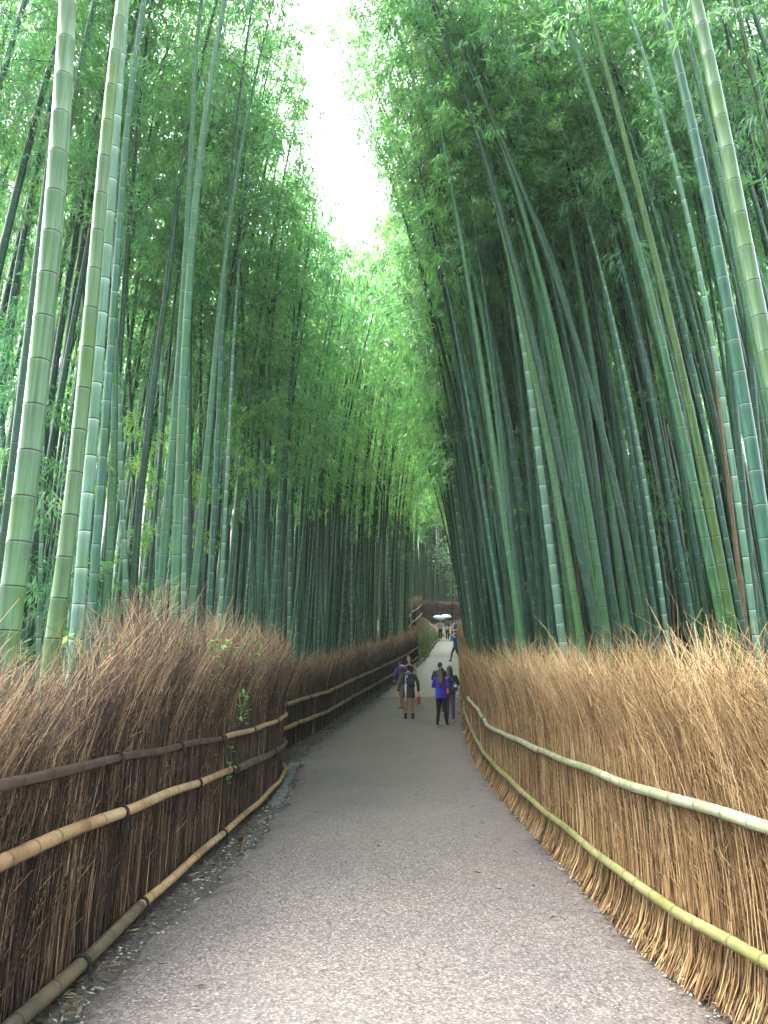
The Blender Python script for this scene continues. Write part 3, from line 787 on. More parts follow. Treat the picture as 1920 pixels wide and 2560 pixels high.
def fence(label, tab, Y0, Y1, hfun, side, mats, dens, flare=.0, zfun=None, group=None, seed=1, lean=.24):
    """side +1: the path lies towards +x of the fence line, -1: towards -x"""
    rng = np.random.default_rng(seed)
    ym = Y0
    root = empty('brushwood_fence', (float(np.interp(Y0, tab[:, 1], tab[:, 0])), Y0, float(z0(Y0))), label, 'fence', group)
    base = np.array(root.location)
    mtw, mtb = mats
    zb = zfun or (lambda x, y: ground(x, y))
    # core
    ys = np.linspace(Y0, Y1, max(6, int((Y1 - Y0) * 2.5)))
    x, T = curve_at(tab, ys)
    Np = np.stack([T[:, 1], -T[:, 0]], -1) * side
    zz = zb(x, ys); h = hfun(ys)
    rows = []
    for (o, f) in ((-.05, -.06), (-.05, .45), (-.07, .74), (-.22, .76), (-.30, .45), (-.28, -.06)):
        rows.append(np.stack([x + Np[:, 0] * o, ys + Np[:, 1] * o, zz + np.where(f < 0, f, h * f)], -1))
    V = np.array(rows); a, n, _ = V.shape
    Q = []
    for k in range(a):
        k2 = (k + 1) % a
        for i in range(n - 1): Q.append((k * n + i, k * n + i + 1, k2 * n + i + 1, k2 * n + i))
    Q.append((0, n, 2 * n, 3 * n)); Q.append((0, 3 * n, 4 * n, 5 * n)); e = n - 1
    Q.append((3 * n + e, 2 * n + e, n + e, e)); Q.append((5 * n + e, 4 * n + e, 3 * n + e, e))
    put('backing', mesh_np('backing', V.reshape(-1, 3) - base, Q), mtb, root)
    # stems and twigs
    def scatter(per_m):
        grid = np.linspace(Y0, Y1, 400)
        w_ = per_m(grid); cdf = np.concatenate([[0], np.cumsum((w_[1:] + w_[:-1]) / 2 * np.diff(grid))])
        n_ = int(cdf[-1]); return np.interp(rng.uniform(0, cdf[-1], n_), cdf, grid)
    parts, vals = [], []
    # straight stems of the lower wall
    Y = scatter(lambda y: dens * np.interp(y, [3, 9, 16, 30, 60], [520, 330, 190, 110, 60]))
    m = len(Y); x, T = curve_at(tab, Y); Np = np.stack([T[:, 1], -T[:, 0]], -1) * side
    zz = zb(x, Y); h = hfun(Y)
    fr = np.array([0, .1, .22, .45, .7, 1.])
    hs = h * rng.uniform(.45, .95, m)
    off = rng.uniform(-.05, .035, m)[:, None] + flare * rng.uniform(.5, 1.2, m)[:, None] * np.array([1., .45, .1, 0, 0, 0]) + rng.normal(0, .02, (m, 1)) * fr
    al = rng.normal(0, .05, (m, 1)) * fr * 1.6 + rng.normal(0, .012, (m, 6)) + .10 * fr[None] ** 2 + flare * rng.normal(0, .25, (m, 1)) * (1 - fr) ** 4
    P = np.empty((m, 6, 3))
    P[..., 0] = x[:, None] + Np[:, None, 0] * off + T[:, None, 0] * al
    P[..., 1] = Y[:, None] + Np[:, None, 1] * off + T[:, None, 1] * al
    P[..., 2] = zz[:, None] + hs[:, None] * fr + (.0 if flare else -.02)
    r = rng.uniform(.0022, .0052, m)[:, None] * np.array([1.35, 1.1, 1., .9, .75, .3]) * np.interp(Y, [4, 12, 25, 50], [.9, 1.15, 1.7, 2.8])[:, None]
    parts.append(tubes(P - base, r, 3, ref=(.3, 1, .1))); vals.append(np.repeat(np.clip(rng.normal(.30 if side > 0 else .42, .27, m), 0, 1), 18))
    # fine brush leaning over
    Y = scatter(lambda y: dens * np.interp(y, [3, 9, 16, 30, 60], [1050, 720, 420, 240, 130]))
    m = len(Y); x, T = curve_at(tab, Y); Np = np.stack([T[:, 1], -T[:, 0]], -1) * side
    zz = zb(x, Y); h = hfun(Y)
    patch = 1 + .07 * np.sin(Y * 2.3 + seed) + .05 * np.sin(Y * 5.1 + 2 * seed)
    nb_ = int((Y1 - Y0) * 9) + 3
    bi = ((Y - Y0) * 9 + rng.normal(0, .6, m)).astype(int) % nb_
    b_l, b_t, b_v, b_o = rng.normal(0, .20, nb_), rng.normal(0, .055, nb_), rng.normal(0, .14, nb_), rng.normal(0, .07, nb_)
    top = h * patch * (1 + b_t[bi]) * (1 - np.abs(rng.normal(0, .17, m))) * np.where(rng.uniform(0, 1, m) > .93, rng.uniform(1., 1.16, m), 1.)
    ln = rng.uniform(.3, .95, m)
    z1 = np.maximum(top - ln, .12 * h)
    fr = np.linspace(0, 1, 5)
    o0 = rng.uniform(-.34, .05, m)
    bulge = rng.normal(.05, .10, m) + b_o[bi]
    la = rng.normal(lean, .20, m) + b_l[bi]
    off = o0[:, None] + bulge[:, None] * fr ** 1.5 * 1.6
    zz_ = z1[:, None] + (top - z1)[:, None] * fr
    off = np.minimum(off, .035 + .22 * np.clip((zz_ - 1.2) / .8, 0, 1) ** 1.2 + rng.normal(0, .012, (m, 1)))
    al = la[:, None] * (top - z1)[:, None] * fr ** 1.15 + rng.normal(0, .016, (m, 5)) * fr * 2
    P = np.empty((m, 5, 3))
    P[..., 0] = x[:, None] + Np[:, None, 0] * off + T[:, None, 0] * al
    P[..., 1] = Y[:, None] + Np[:, None, 1] * off + T[:, None, 1] * al
    P[..., 2] = zz[:, None] + z1[:, None] + (top - z1)[:, None] * fr + rng.normal(0, .008, (m, 5)) * fr
    r = rng.uniform(.0010, .0031, m)[:, None] * np.array([1.3, 1.1, .9, .7, .4]) * np.interp(Y, [4, 12, 25, 50], [.9, 1.3, 2.2, 3.6])[:, None]
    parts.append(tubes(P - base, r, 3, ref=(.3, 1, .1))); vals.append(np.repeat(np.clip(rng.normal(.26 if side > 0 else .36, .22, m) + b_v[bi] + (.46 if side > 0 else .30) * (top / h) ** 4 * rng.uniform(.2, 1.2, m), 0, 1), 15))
    # stray sprays on top
    Y = scatter(lambda y: dens * np.interp(y, [3, 9, 16, 30, 60], [110, 80, 40, 20, 8]))
    m = len(Y); x, T = curve_at(tab, Y); Np = np.stack([T[:, 1], -T[:, 0]], -1) * side
    zz = zb(x, Y); h = hfun(Y)
    z1 = h * rng.uniform(.8, .97, m); ln = rng.uniform(.2, .5, m)
    a1 = rng.normal(.2, .45, m); a2 = rng.normal(.0, .35, m)
    P = np.empty((m, 5, 3)); o0 = rng.uniform(-.38, .1, m)
    P[..., 0] = x[:, None] + Np[:, 0:1] * (o0[:, None] + (a2 * ln)[:, None] * fr) + T[:, 0:1] * (a1 * ln)[:, None] * fr + rng.normal(0, .012, (m, 5))
    P[..., 1] = Y[:, None] + Np[:, 1:2] * (o0[:, None] + (a2 * ln)[:, None] * fr) + T[:, 1:2] * (a1 * ln)[:, None] * fr + rng.normal(0, .012, (m, 5))
    P[..., 2] = zz[:, None] + z1[:, None] + ln[:, None] * fr * (1 - .15 * fr)
    r = rng.uniform(.0014, .0026, m)[:, None] * np.array([1.2, 1., .8, .6, .3]) * np.interp(Y, [4, 12, 25, 50], [.9, 1.2, 1.9, 3])[:, None]
    parts.append(tubes(P - base, r, 3, ref=(.3, 1, .1))); vals.append(np.repeat(np.clip(rng.normal(.62, .22, m), 0, 1), 15))
    # short forked twiglets sticking out of the wall
    Y = scatter(lambda y: dens * np.interp(y, [3, 9, 16, 30, 60], [900, 560, 260, 90, 20]))
    m = len(Y); x, T = curve_at(tab, Y); Np = np.stack([T[:, 1], -T[:, 0]], -1) * side
    zz = zb(x, Y); h = hfun(Y)
    f3 = np.array([0, .55, 1.])
    z1 = h * rng.uniform(.12, .98, m); ln = rng.uniform(.05, .19, m)
    o0 = .012 + .15 * np.clip((z1 - 1.2) / .8, 0, 1) * rng.uniform(-1, 1, m)
    a1 = rng.normal(.25, .7, m) * ln; a2 = rng.normal(.12, .16, m) * ln
    P = np.empty((m, 3, 3))
    kink = rng.normal(0, .012, (m, 3)) * f3
    P[..., 0] = x[:, None] + Np[:, 0:1] * (o0[:, None] + a2[:, None] * f3) + T[:, 0:1] * (a1[:, None] * f3 + kink)
    P[..., 1] = Y[:, None] + Np[:, 1:2] * (o0[:, None] + a2[:, None] * f3) + T[:, 1:2] * (a1[:, None] * f3 + kink)
    P[..., 2] = zz[:, None] + z1[:, None] + (ln * rng.uniform(.3, 1., m))[:, None] * f3
    r = rng.uniform(.0014, .003, m)[:, None] * np.array([1.2, .9, .5]) * np.interp(Y, [4, 12, 25, 50], [.9, 1.2, 1.9, 3])[:, None]
    parts.append(tubes(P - base, r, 3, ref=(.3, 1, .1))); vals.append(np.repeat(np.clip(rng.normal(.5 if side > 0 else .58, .26, m), 0, 1), 9))
    V, Q = join(parts)
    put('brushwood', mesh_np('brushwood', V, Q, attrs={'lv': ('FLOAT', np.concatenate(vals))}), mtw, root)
    return root, base

def rail(root, base, tab, side, pts, rad, material, off, label=None, seed=3, ties=(), node=.33, caps=True, zfun=None):
    """pts: (Y, height above ground) along the fence; a bamboo pole with joints, tied on with rope"""
    rng = np.random.default_rng(seed)
    pts = np.array(pts)
    L = pts[-1, 0] - pts[0, 0]
    ys, ph, bump = [], [], []
    y = pts[0, 0]; k = 0
    while y < pts[-1, 0]:
        st = node * rng.uniform(.75, 1.2) * (1 if y < 14 else 1.5)
        for d_, b_ in ((.0, 1.), (.012, 1.05), (.024, 1.), (.5 * st, .97)):
            if y + d_ <= pts[-1, 0]: ys.append(y + d_); ph.append(k + d_ / st); bump.append(b_)
        y += st; k += 1
    ys.append(pts[-1, 0]); ph.append(k - .01); bump.append(1.)
    ys = np.array(ys); x, T = curve_at(tab, ys); Np = np.stack([T[:, 1], -T[:, 0]], -1) * side
    X = x + Np[:, 0] * off; Yw = ys + Np[:, 1] * off
    zf = zfun or ground
    Z = zf(x + Np[:, 0] * .02, ys) + np.interp(ys, pts[:, 0], pts[:, 1]) + .006 * np.sin(ys * 3.3 + seed)
    P = np.stack([X, Yw, Z], -1) - base
    rr = rad * np.interp(np.arange(len(ys)), [0, len(ys) - 1], [1., .86]) * np.array(bump)
    V, Q = tubes(P, rr, 12, ref=(0, 0, 1))
    V = np.concatenate([V, P[:1], P[-1:]]); nv = len(V)
    Tq = []
    for i in range(12):
        Tq.append((nv - 2, i, (i + 1) % 12)); b0 = (len(ys) - 1) * 12; Tq.append((nv - 1, b0 + (i + 1) % 12, b0 + i))
    phv = np.concatenate([np.repeat(ph, 12), [ph[0], ph[-1]]])
    r = put('rail', mesh_np('rail', V, Q, Tq, attrs={'ph': ('FLOAT', phv)}), material, root)
    if label: r['label'] = label
    for ty in ties:
        i = int(np.argmin(np.abs(ys - ty))); i = min(max(i, 1), len(ys) - 2)
        t = P[i + 1] - P[i - 1]; t /= np.linalg.norm(t)
        a = np.cross(t, [0, 0, 1]); a /= np.linalg.norm(a); b = np.cross(t, a)
        parts = []
        for w_ in (-.014, 0, .014):
            an = np.linspace(0, 2 * math.pi, 15)
            C = P[i] + t * (w_ + rng.normal(0, .003)) + (np.cos(an)[:, None] * a + np.sin(an)[:, None] * b) * (rad * 1.10)
            parts.append(tubes(C, np.full(15, .0065), 5, ref=tuple(t)))
        for e_ in (-1, 1):
            C = P[i] + np.linspace(0, 1, 5)[:, None] * (a * side * -.0 + np.array([rng.normal(0, .02), rng.normal(0, .03), -.09])) + Vector((side * rad * 1.1, 0, -rad * .3)) + t * e_ * .01
            parts.append(tubes(C, np.array([.006, .006, .005, .005, .004]), 4, ref=(1, .2, .1)))
        V, Q = join(parts)
        put('rope_tie', mesh_np('rope_tie', V, Q), M_ROPE, root)
    return r

LF1 = np.array([(-1.75, -8), (-1.78, 4.4), (-1.79, 5.95), (-1.77, 7.89), (-1.70, 9.98), (-1.70, 12.), (-1.76, 13.2), (-1.95, 14.1), (-2.3, 14.8)])
LF2 = np.array([(-2.5, 14.4), (-2.38, 15.4), (-2.12, 18), (-1.74, 20.9), (-1.08, 25.83), (0, 32.29), (1.01, 38.19), (1.9, 44.7)])
def build_fences():
    G = 'brushwood fences lining the path'
    hl = lambda y: np.interp(y, [2, 4, 4.6, 5.2, 6, 10, 14], [1.6, 1.62, 1.80, 2.02, 2.12, 2.2, 2.25])
    f, b = fence('dark brown brushwood fence with three bamboo rails, nearest on the left', LF1, .6, 14.3, hl, 1, (M_BRUSH_L, M_BACK_L), 1., group=G, seed=1)
    rail(f, b, LF1, 1, [(.6, 1.18), (4, 1.17), (7, 1.10), (8.2, 1.07)], .030, M_RAIL_BROWN, .085, 'dark brown glossy top rail', 4, (4.9, 6.5, 8.0))
    rail(f, b, LF1, 1, [(8.1, 1.07), (10, 1.05), (14, 1.04), (14.3, 1.04)], .033, M_RAIL_TAN, .085, 'light tan top rail', 5, (9.6, 11.6, 13.6))
    rail(f, b, LF1, 1, [(.6, .90), (4, .84), (6, .78), (8.6, .70)], .040, M_RAIL_TAN, .09, 'tan middle rail', 6, (5.0, 7.1, 8.4))
    rail(f, b, LF1, 1, [(8.5, .70), (11, .62), (14.2, .55)], .044, M_RAIL_GREY, .085, 'grey mouldy middle rail', 7, (8.6, 11.4, 13.8))
    rail(f, b, LF1, 1, [(.6, .10), (4.4, .10), (5.6, .11)], .046, M_RAIL_GREY, .10, 'blackened mouldy bottom rail', 8, (4.55,), .45)
    rail(f, b, LF1, 1, [(5.5, .11), (7, .11), (9.2, .12), (12, .13), (13.9, .14)], .036, M_RAIL_TAN, .095, 'thin tan bottom rail', 9, (5.6, 8.2), .3)
    h2 = lambda y: np.interp(y, [14, 17, 30, 44], [1.75, 1.85, 1.9, 1.75])
    f, b = fence('dark brown brushwood fence with two tan rails running uphill along the left', LF2, 14.9, 44.6, h2, 1, (M_BRUSH_L, M_BACK_L), 1.25, group=G, seed=2)
    rail(f, b, LF2, 1, [(14.9, 1.0), (20, .98), (30, .92), (44.5, .80)], .048, M_RAIL_TAN, .10, None, 10, (16.5, 19, 22, 26, 31, 37), .45)
    rail(f, b, LF2, 1, [(14.9, .52), (20, .45), (30, .36), (44.5, .25)], .05, M_RAIL_TAN, .11, None, 11, (15.8, 18, 21, 25, 30, 36), .45)
    V, Q = tubes(np.array([[0, 0, -.3], [0, 0, .9], [0, 0, 1.7]]), np.array([.07, .07, .065]), 10)
    put('end_post', mesh_np('end_post', V, Q), M_BARK, f, np.array([1.98, 44.7, z0(44.7)]) - b)
    hr = lambda y: np.interp(y, [2, 4, 6, 10, 20, 40, 60], [1.66, 1.72, 1.80, 1.88, 1.98, 1.9, 1.65])
    f, b = fence('golden tan brushwood fence with two pale green rails along the right', RF, .6, 60., hr, -1, (M_BRUSH_R, M_BACK_R), 1.15, .13, group=G, seed=3, lean=.22)
    rail(f, b, RF, -1, [(.6, .95), (5, .95), (8.6, .90)], .035, M_RAIL_PALE, .07, 'pale green jointed top rail', 12, (), .27)
    rail(f, b, RF, -1, [(8.55, .90), (11, .88), (13.4, .84), (13.9, .93)], .036, M_RAIL_PALE, .07, 'weathered top rail', 13, (), .33)
    rail(f, b, RF, -1, [(13.8, .93), (15.5, 1.02), (19, .98)], .036, M_RAIL_PALE, .08, 'kinked far top rail', 14, (), .4)
    rail(f, b, RF, -1, [(.6, .33), (4.8, .35), (9.6, .30)], .034, M_RAIL_YEL, .10, 'yellow green bottom rail', 15, (), .27)
    rail(f, b, RF, -1, [(9.5, .30), (13, .33), (18, .42), (24, .40)], .034, M_RAIL_YEL, .09, 'far bottom rail', 16, (), .4)
    UF = np.array([(1.45, 46.5), (1.9, 53), (2.6, 59), (3.2, 64.5)])
    f, b = fence('short reddish brushwood fence climbing the mossy bank beyond the left fence', UF, 47, 64, lambda y: np.full_like(np.asarray(y, float), 1.9), 1, (M_BRUSH_L, M_BACK_L), 1.6, group=G, seed=4,
                 zfun=lambda x, y: ground(x, y) + .0)
    rail(f, b, UF, 1, [(47, 1.15), (64, 1.1)], .055, M_RAIL_TAN, .12, None, 17, (50, 56), .5)
    rail(f, b, UF, 1, [(47, .45), (64, .35)], .055, M_RAIL_TAN, .12, None, 18, (), .5)
    V, Q = tubes(np.array([[0, 0, -.3], [0, 0, .9], [0, 0, 1.9]]), np.array([.07, .07, .06]), 10)
    put('fence_post', mesh_np('fence_post', V, Q), M_BARK, f, np.array([2.25, 55., float(ground(2.1, 55.))]) - b)
    # the fence across the bend: built along x, then turned
    EF = np.array([(0, 0), (0, 12)])
    flat = lambda x, y: np.zeros_like(np.asarray(x, float))
    f, b = fence('low dark brushwood fence with black rails across the far bend of the path', EF, 0, 9., lambda y: np.full_like(np.asarray(y, float), 2.05), 1, (M_BRUSH_L, M_BACK_L), 2.6, group=G, seed=5, zfun=flat, lean=.1)
    dirv = Vector((8.2, 3.0, 0)).normalized()
    f.location = (3.3, 69.0, 7.2); f.rotation_euler = (R(0), R(0), math.atan2(-dirv.x, dirv.y))
    rail(f, np.zeros(3), EF, 1, [(0, 1.1), (9, .9)], .06, M_ROPE, .12, 'blackened rail', 19, (), .5, zfun=flat)
    rail(f, np.zeros(3), EF, 1, [(0, .62), (9, .5)], .06, M_ROPE, .12, 'blackened rail', 20, (), .5, zfun=flat)
    rail(f, np.zeros(3), EF, 1, [(0, 2.05), (9, 1.75)], .05, M_RAIL_GREY, .05, 'grey top rail', 21, (), .5, zfun=flat)
build_fences()

# ------------------------------------------------------------------ people and what they carry
def cloth(name, col, rough=.8, spec=.25): return simple(name, col, rough, .22, 55., spec, .25)
M_SKIN = simple('skin', (.52, .30, .21), .5, .08, 40, .35)
M_HAIR = simple('black_hair', (.014, .011, .010), .38, .5, 160, .5)
M_HAIRB = simple('dark_brown_hair', (.035, .018, .014), .4, .5, 160, .5)
M_EYE = simple('eye_dark', (.015, .012, .01), .3, .1)
M_LIP = simple('lip', (.42, .12, .11), .5, .1)
M_TEETH = simple('teeth', (.75, .72, .66), .4, .05)
M_SOLE = simple('white_sole', (.62, .62, .60), .7, .1)
PM = {}
def pm(col):
    if col not in PM: PM[col] = cloth('fabric_%d' % len(PM), col)
    return PM[col]

def loft(P, rx, ry=None, k=12, ref=(0, 1, 0)):
    """closed tube with an elliptical section; rx across, ry along ref"""
    P = np.array(P, float); rx = np.array(rx, float); ry = rx if ry is None else np.array(ry, float)
    T, A, B = frames(P[None], np.array(ref, float)); A, B = A[0], B[0]
    a = np.arange(k) * 2 * math.pi / k
    V = P[:, None] + rx[:, None, None] * np.cos(a)[None, :, None] * A[:, None] + ry[:, None, None] * np.sin(a)[None, :, None] * B[:, None]
    n = len(P)
    F = []
    for i in range(n - 1):
        for j in range(k): F.append((i * k + j, i * k + (j + 1) % k, (i + 1) * k + (j + 1) % k, (i + 1) * k + j))
    F.append(tuple(reversed(range(k)))); F.append(tuple((n - 1) * k + j for j in range(k)))
    return V.reshape(-1, 3), F

def ball(c, r, seg=14, ring=9):
    c = np.array(c, float); r = np.array(r if hasattr(r, '__len__') else (r, r, r), float)
    V = [c + r * (0, 0, 1)]
    for i in range(1, ring):
        t = math.pi * i / ring
        for j in range(seg):
            p = 2 * math.pi * j / seg
            V.append(c + r * (math.sin(t) * math.cos(p), math.sin(t) * math.sin(p), math.cos(t)))
    V.append(c - r * (0, 0, 1)); e = len(V) - 1
    F = [(0, 1 + j, 1 + (j + 1) % seg) for j in range(seg)]
    for i in range(ring - 2):
        for j in range(seg):
            a = 1 + i * seg + j; b = 1 + i * seg + (j + 1) % seg
            F.append((a, a + seg, b + seg, b))
    b0 = 1 + (ring - 2) * seg
    F += [(e, b0 + (j + 1) % seg, b0 + j) for j in range(seg)]
    return np.array(V), F

def rbox(c, s, r=.3, rot=None):
    """rounded box as a super-ellipsoid"""
    V, F = ball((0, 0, 0), 1, 20, 12)
    e = r
    n = np.sign(V) * np.abs(V) ** e
    n /= np.maximum(np.abs(n).max(1, keepdims=True), 1e-6) * .0 + 1
    V = n * (np.array(s) / 2)
    if rot is not None: V = V @ np.array(rot).T
    return V + np.array(c), F

def fuse(name, shapes, material, parent, voxel=.012, smooth=4, fused=True):
    """join closed shapes; fused: remesh them into one continuous skin"""
    me = bpy.data.meshes.new(name)
    V, F, o = [], [], 0
    for v, f in shapes:
        V += [tuple(q) for q in v]; F += [tuple(i + o for i in q) for q in f]; o += len(v)
    me.from_pydata(V, [], F); me.update()
    if fused:
        ob = bpy.data.objects.new(name, me); COL.objects.link(ob)
        rm = ob.modifiers.new('r', 'REMESH'); rm.mode = 'VOXEL'; rm.voxel_size = voxel
        sm = ob.modifiers.new('s', 'SMOOTH'); sm.iterations = smooth; sm.factor = .5
        dg = bpy.context.evaluated_depsgraph_get(); dg.update()
        me2 = bpy.data.meshes.new_from_object(ob.evaluated_get(dg))
        bpy.data.objects.remove(ob); bpy.data.meshes.remove(me); me = me2; me.name = name
    me.materials.clear()
    me.polygons.foreach_set('use_smooth', np.ones(len(me.polygons), bool)); me.update()
    return put(name, me, material, parent)

def bez(a, b, c, n=5):
    t = np.linspace(0, 1, n)[:, None]
    return (1 - t) ** 2 * np.array(a) + 2 * t * (1 - t) * np.array(b) + t ** 2 * np.array(c)

def hand(w, d, up, s=1.):
    """palm and five fingers from wrist w along d; up is the back of the hand"""
    w = np.array(w, float); d = np.array(d, float); d /= np.linalg.norm(d)
    up = np.array(up, float); up -= d * up.dot(d); up /= np.linalg.norm(up)
    sd = np.cross(d, up)
    sh = [loft([w - d * .02, w + d * .03, w + d * .085], [.026 * s, .036 * s, .036 * s], [.019, .016, .013], 10, tuple(up))]
    for i, (o, L) in enumerate(((-.030, .058), (-.011, .072), (.010, .078), (.030, .068))):
        b = w + d * .082 + sd * o * s
        P = np.array([b - d * .02, b + d * L * .45 - up * .006, b + d * L * .78 - up * .022, b + d * L * .92 - up * .042])
        sh.append(loft(P, [.0092, .0088, .008, .0065], None, 7, tuple(up)))
    b = w + d * .025 - sd * .030 * s
    sh.append(loft([b, b + d * .028 - sd * .022 - up * .01, b + d * .055 - sd * .028 - up * .022, b + d * .068 - sd * .026 - up * .03], [.012, .011, .0095, .007], None, 7, tuple(up)))
    return sh

def person(label, base, facing, H, pose, wear, voxel=.008):
    """facing: world direction (degrees from +y towards +x) the person looks to"""
    k = H / 1.70
    root = empty('person', base, label, 'person', None, -R(facing)); root.scale = (k, k, k)
    P = dict(lean=(0, 0), kl=(-.09, .02, .48), al=(-.10, -.02, .085), kr=(.09, .02, .48), ar=(.10, -.02, .085),
             el=(-.27, -.02, 1.13), wl=(-.28, .06, .88), er=(.27, -.02, 1.13), wr=(.28, .06, .88), head=(0, .02), hl=None, hr=None)
    P.update(pose)
    lx, ly = P['lean']
    def tz(x, y, z): f = max(0, (z - .92) / .6); return np.array([x + lx * f, y + ly * f, z])
    pel, wai, che, nk = tz(0, 0, .93), tz(0, 0, 1.08), tz(0, -.01, 1.27), tz(0, -.01, 1.43)
    hx, hy = P['head']
    hd = tz(hx, hy, 1.585)
    shl, shr = tz(-.175, -.01, 1.385), tz(.175, -.01, 1.385)
    hipl, hipr = np.array([-.088, 0, .90]), np.array([.088, 0, .90])
    A = {q: np.array(P[q], float) for q in ('kl', 'al', 'kr', 'ar', 'el', 'wl', 'er', 'wr')}
    female = wear.get('female', True)
    sw = .93 if female else 1.04
    # --- body, one skin
    tor = loft([pel - (0, 0, .07), pel, wai, che, tz(0, 0, 1.37), nk - (0, 0, .02)], [.13, .155 if female else .15, .125 if female else .14, .155 * sw, .145 * sw, .06], [.09, .105, .09, .105, .085, .055], 16)
    neck = loft([nk - (0, 0, .06), nk + (hd - nk) * .45, hd - (0, 0, .03)], [.055, .049, .05], None, 12)
    skull = ball(hd + (0, -.008, .022), (.073, .088, .098)); jaw = loft([hd + (0, .018, -.005), hd + (0, .03, -.06), hd + (0, .045, -.10)], [.064, .054, .026], [.062, .05, .026], 12)
    nose = loft([hd + (0, .078, .02), hd + (0, .092, -.008), hd + (0, .105, -.03)], [.010, .012, .016], [.010, .012, .010], 8)
    ears = [ball(hd + (sx * .074, -.005, -.005), (.012, .022, .030), 8, 6) for sx in (-1, 1)]
    sh = [tor, neck, skull, jaw, nose] + ears
    hands = []
    for s_, e_, w_, hk in ((shl, A['el'], A['wl'], 'hl'), (shr, A['er'], A['wr'], 'hr')):
        sh.append(loft([s_, s_ * .55 + e_ * .45, e_, e_ * .6 + w_ * .4, w_], [.050, .046, .038, .037, .026], None, 10, (.2, 1, .1)))
        dv = P[hk] if P[hk] is not None else (w_ - e_)
        up = (s_[0], .1, .2) if abs(dv[2]) > .5 * np.linalg.norm(dv) else (0, 0, 1)
        hands += hand(w_, dv, up)
    for h_, n_, a_ in ((hipl, A['kl'], A['al']), (hipr, A['kr'], A['ar'])):
        sh.append(loft([h_ + (0, 0, .02), h_ * .5 + n_ * .5, n_, n_ * .62 + a_ * .38 + (0, -.012, 0), a_], [.088, .074, .053, .054, .036], None, 12, (0, 1, .05)))
        sh.append(loft([a_ + (0, -.04, -.03), a_ + (0, .04, -.045), a_ + (0, .14, -.06)], [.034, .040, .028], [.032, .028, .016], 10, (0, 0, 1)))
    fuse('body', sh + hands, M_SKIN, root, voxel, 3)
    if wear.get('face'):
        for sx in (-1, 1):
            fuse('eye', [ball(hd + (sx * .030, .079, .018), (.013, .008, .007), 8, 6)], M_EYE, root, fused=False)
            fuse('eyebrow', [loft([hd + (sx * .014, .084, .040), hd + (sx * .030, .083, .045), hd + (sx * .047, .070, .041)], [.004, .005, .003], None, 6, (0, 0, 1))], M_HAIR, root, fused=False)
        m_ = fuse('mouth', [loft([hd + (-.026, .078, -.052), hd + (-.012, .088, -.060), hd + (.012, .088, -.060), hd + (.026, .078, -.052)], [.006, .010, .010, .006], None, 8, (0, 0, 1))], M_LIP, root, fused=False)
        fuse('teeth', [loft([hd + (-.020, .087, -.054), hd + (0, .0965, -.058), hd + (.020, .087, -.054)], [.004, .005, .004], None, 6, (0, 0, 1))], M_TEETH, m_, fused=False)
    # --- trousers
    if 'trousers' in wear:
        c, wd = wear['trousers'], wear.get('leg', 1.)
        t = [loft([pel - (0, 0, .10), pel - (0, 0, .02), pel + (0, 0, .10)], [.135, .168, .15], [.10, .118, .105], 16)]
        for h_, n_, a_ in ((hipl, A['kl'], A['al']), (hipr, A['kr'], A['ar'])):
            t.append(loft([h_ + (0, 0, .04), h_ * .5 + n_ * .5, n_, n_ * .55 + a_ * .45 + (0, -.012, 0), a_ + (0, 0, wear.get('cuff', .0))], [.098, .084, .064 * wd, .062 * wd, .050 * wd], None, 14, (0, 1, .05)))
        fuse('trousers', t, pm(c), root, .012, 3)
    if 'dress' in wear:
        t = [loft([tz(0, 0, .62), tz(0, 0, .78), pel, wai, che, tz(0, 0, 1.375)], [.20, .185, .168, .14, .168 * sw, .125], [.14, .135, .122, .105, .122, .09], 18)]
        for s_ in (shl, shr): t.append(loft([s_ * .55 + nk * .45 - (0, 0, .05), s_ * .6 + nk * .4 + (0, 0, .01), s_ * .62 + nk * .38 - (0, .05, .03)], [.03, .03, .03], None, 8, (1, 0, 0)))
        fuse('dress', t, pm(wear['dress']), root, .012, 3)
    if 'socks' in wear:
        t = []
        for n_, a_ in ((A['kl'], A['al']), (A['kr'], A['ar'])): t.append(loft([a_ + (0, 0, .10), a_ + (0, 0, .02), a_ - (0, 0, .02)], [.047, .043, .040], None, 12))
        fuse('socks', t, pm(wear['socks']), root, fused=False)
    # --- shoes
    for a_ in (A['al'], A['ar']):
        hb = wear.get('boot', 0)
        sh_ = [loft([a_ + (0, -.062, -.035), a_ + (0, -.03, -.035), a_ + (0, .05, -.042), a_ + (0, .125, -.056), a_ + (0, .165, -.062)], [.030, .043, .049, .046, .022], [.030, .044, .040, .026, .014], 12, (0, 0, 1))]
        if hb: sh_.append(loft([a_ + (0, -.008, -.03), a_ + (0, -.008, .05), a_ + (0, -.006, .10)], [.046, .048, .052], None, 12))
        s0 = fuse('shoe', sh_, pm(wear.get('shoes', (.012, .012, .013))), root, .008, 2)
        fuse('sole', [loft([a_ + (0, -.066, -.074), a_ + (0, .04, -.074), a_ + (0, .168, -.076)], [.040, .052, .036], [.011, .011, .009], 12, (0, 0, 1))], M_SOLE if wear.get('white_sole', True) else pm((.015, .015, .016)), s0, fused=False)
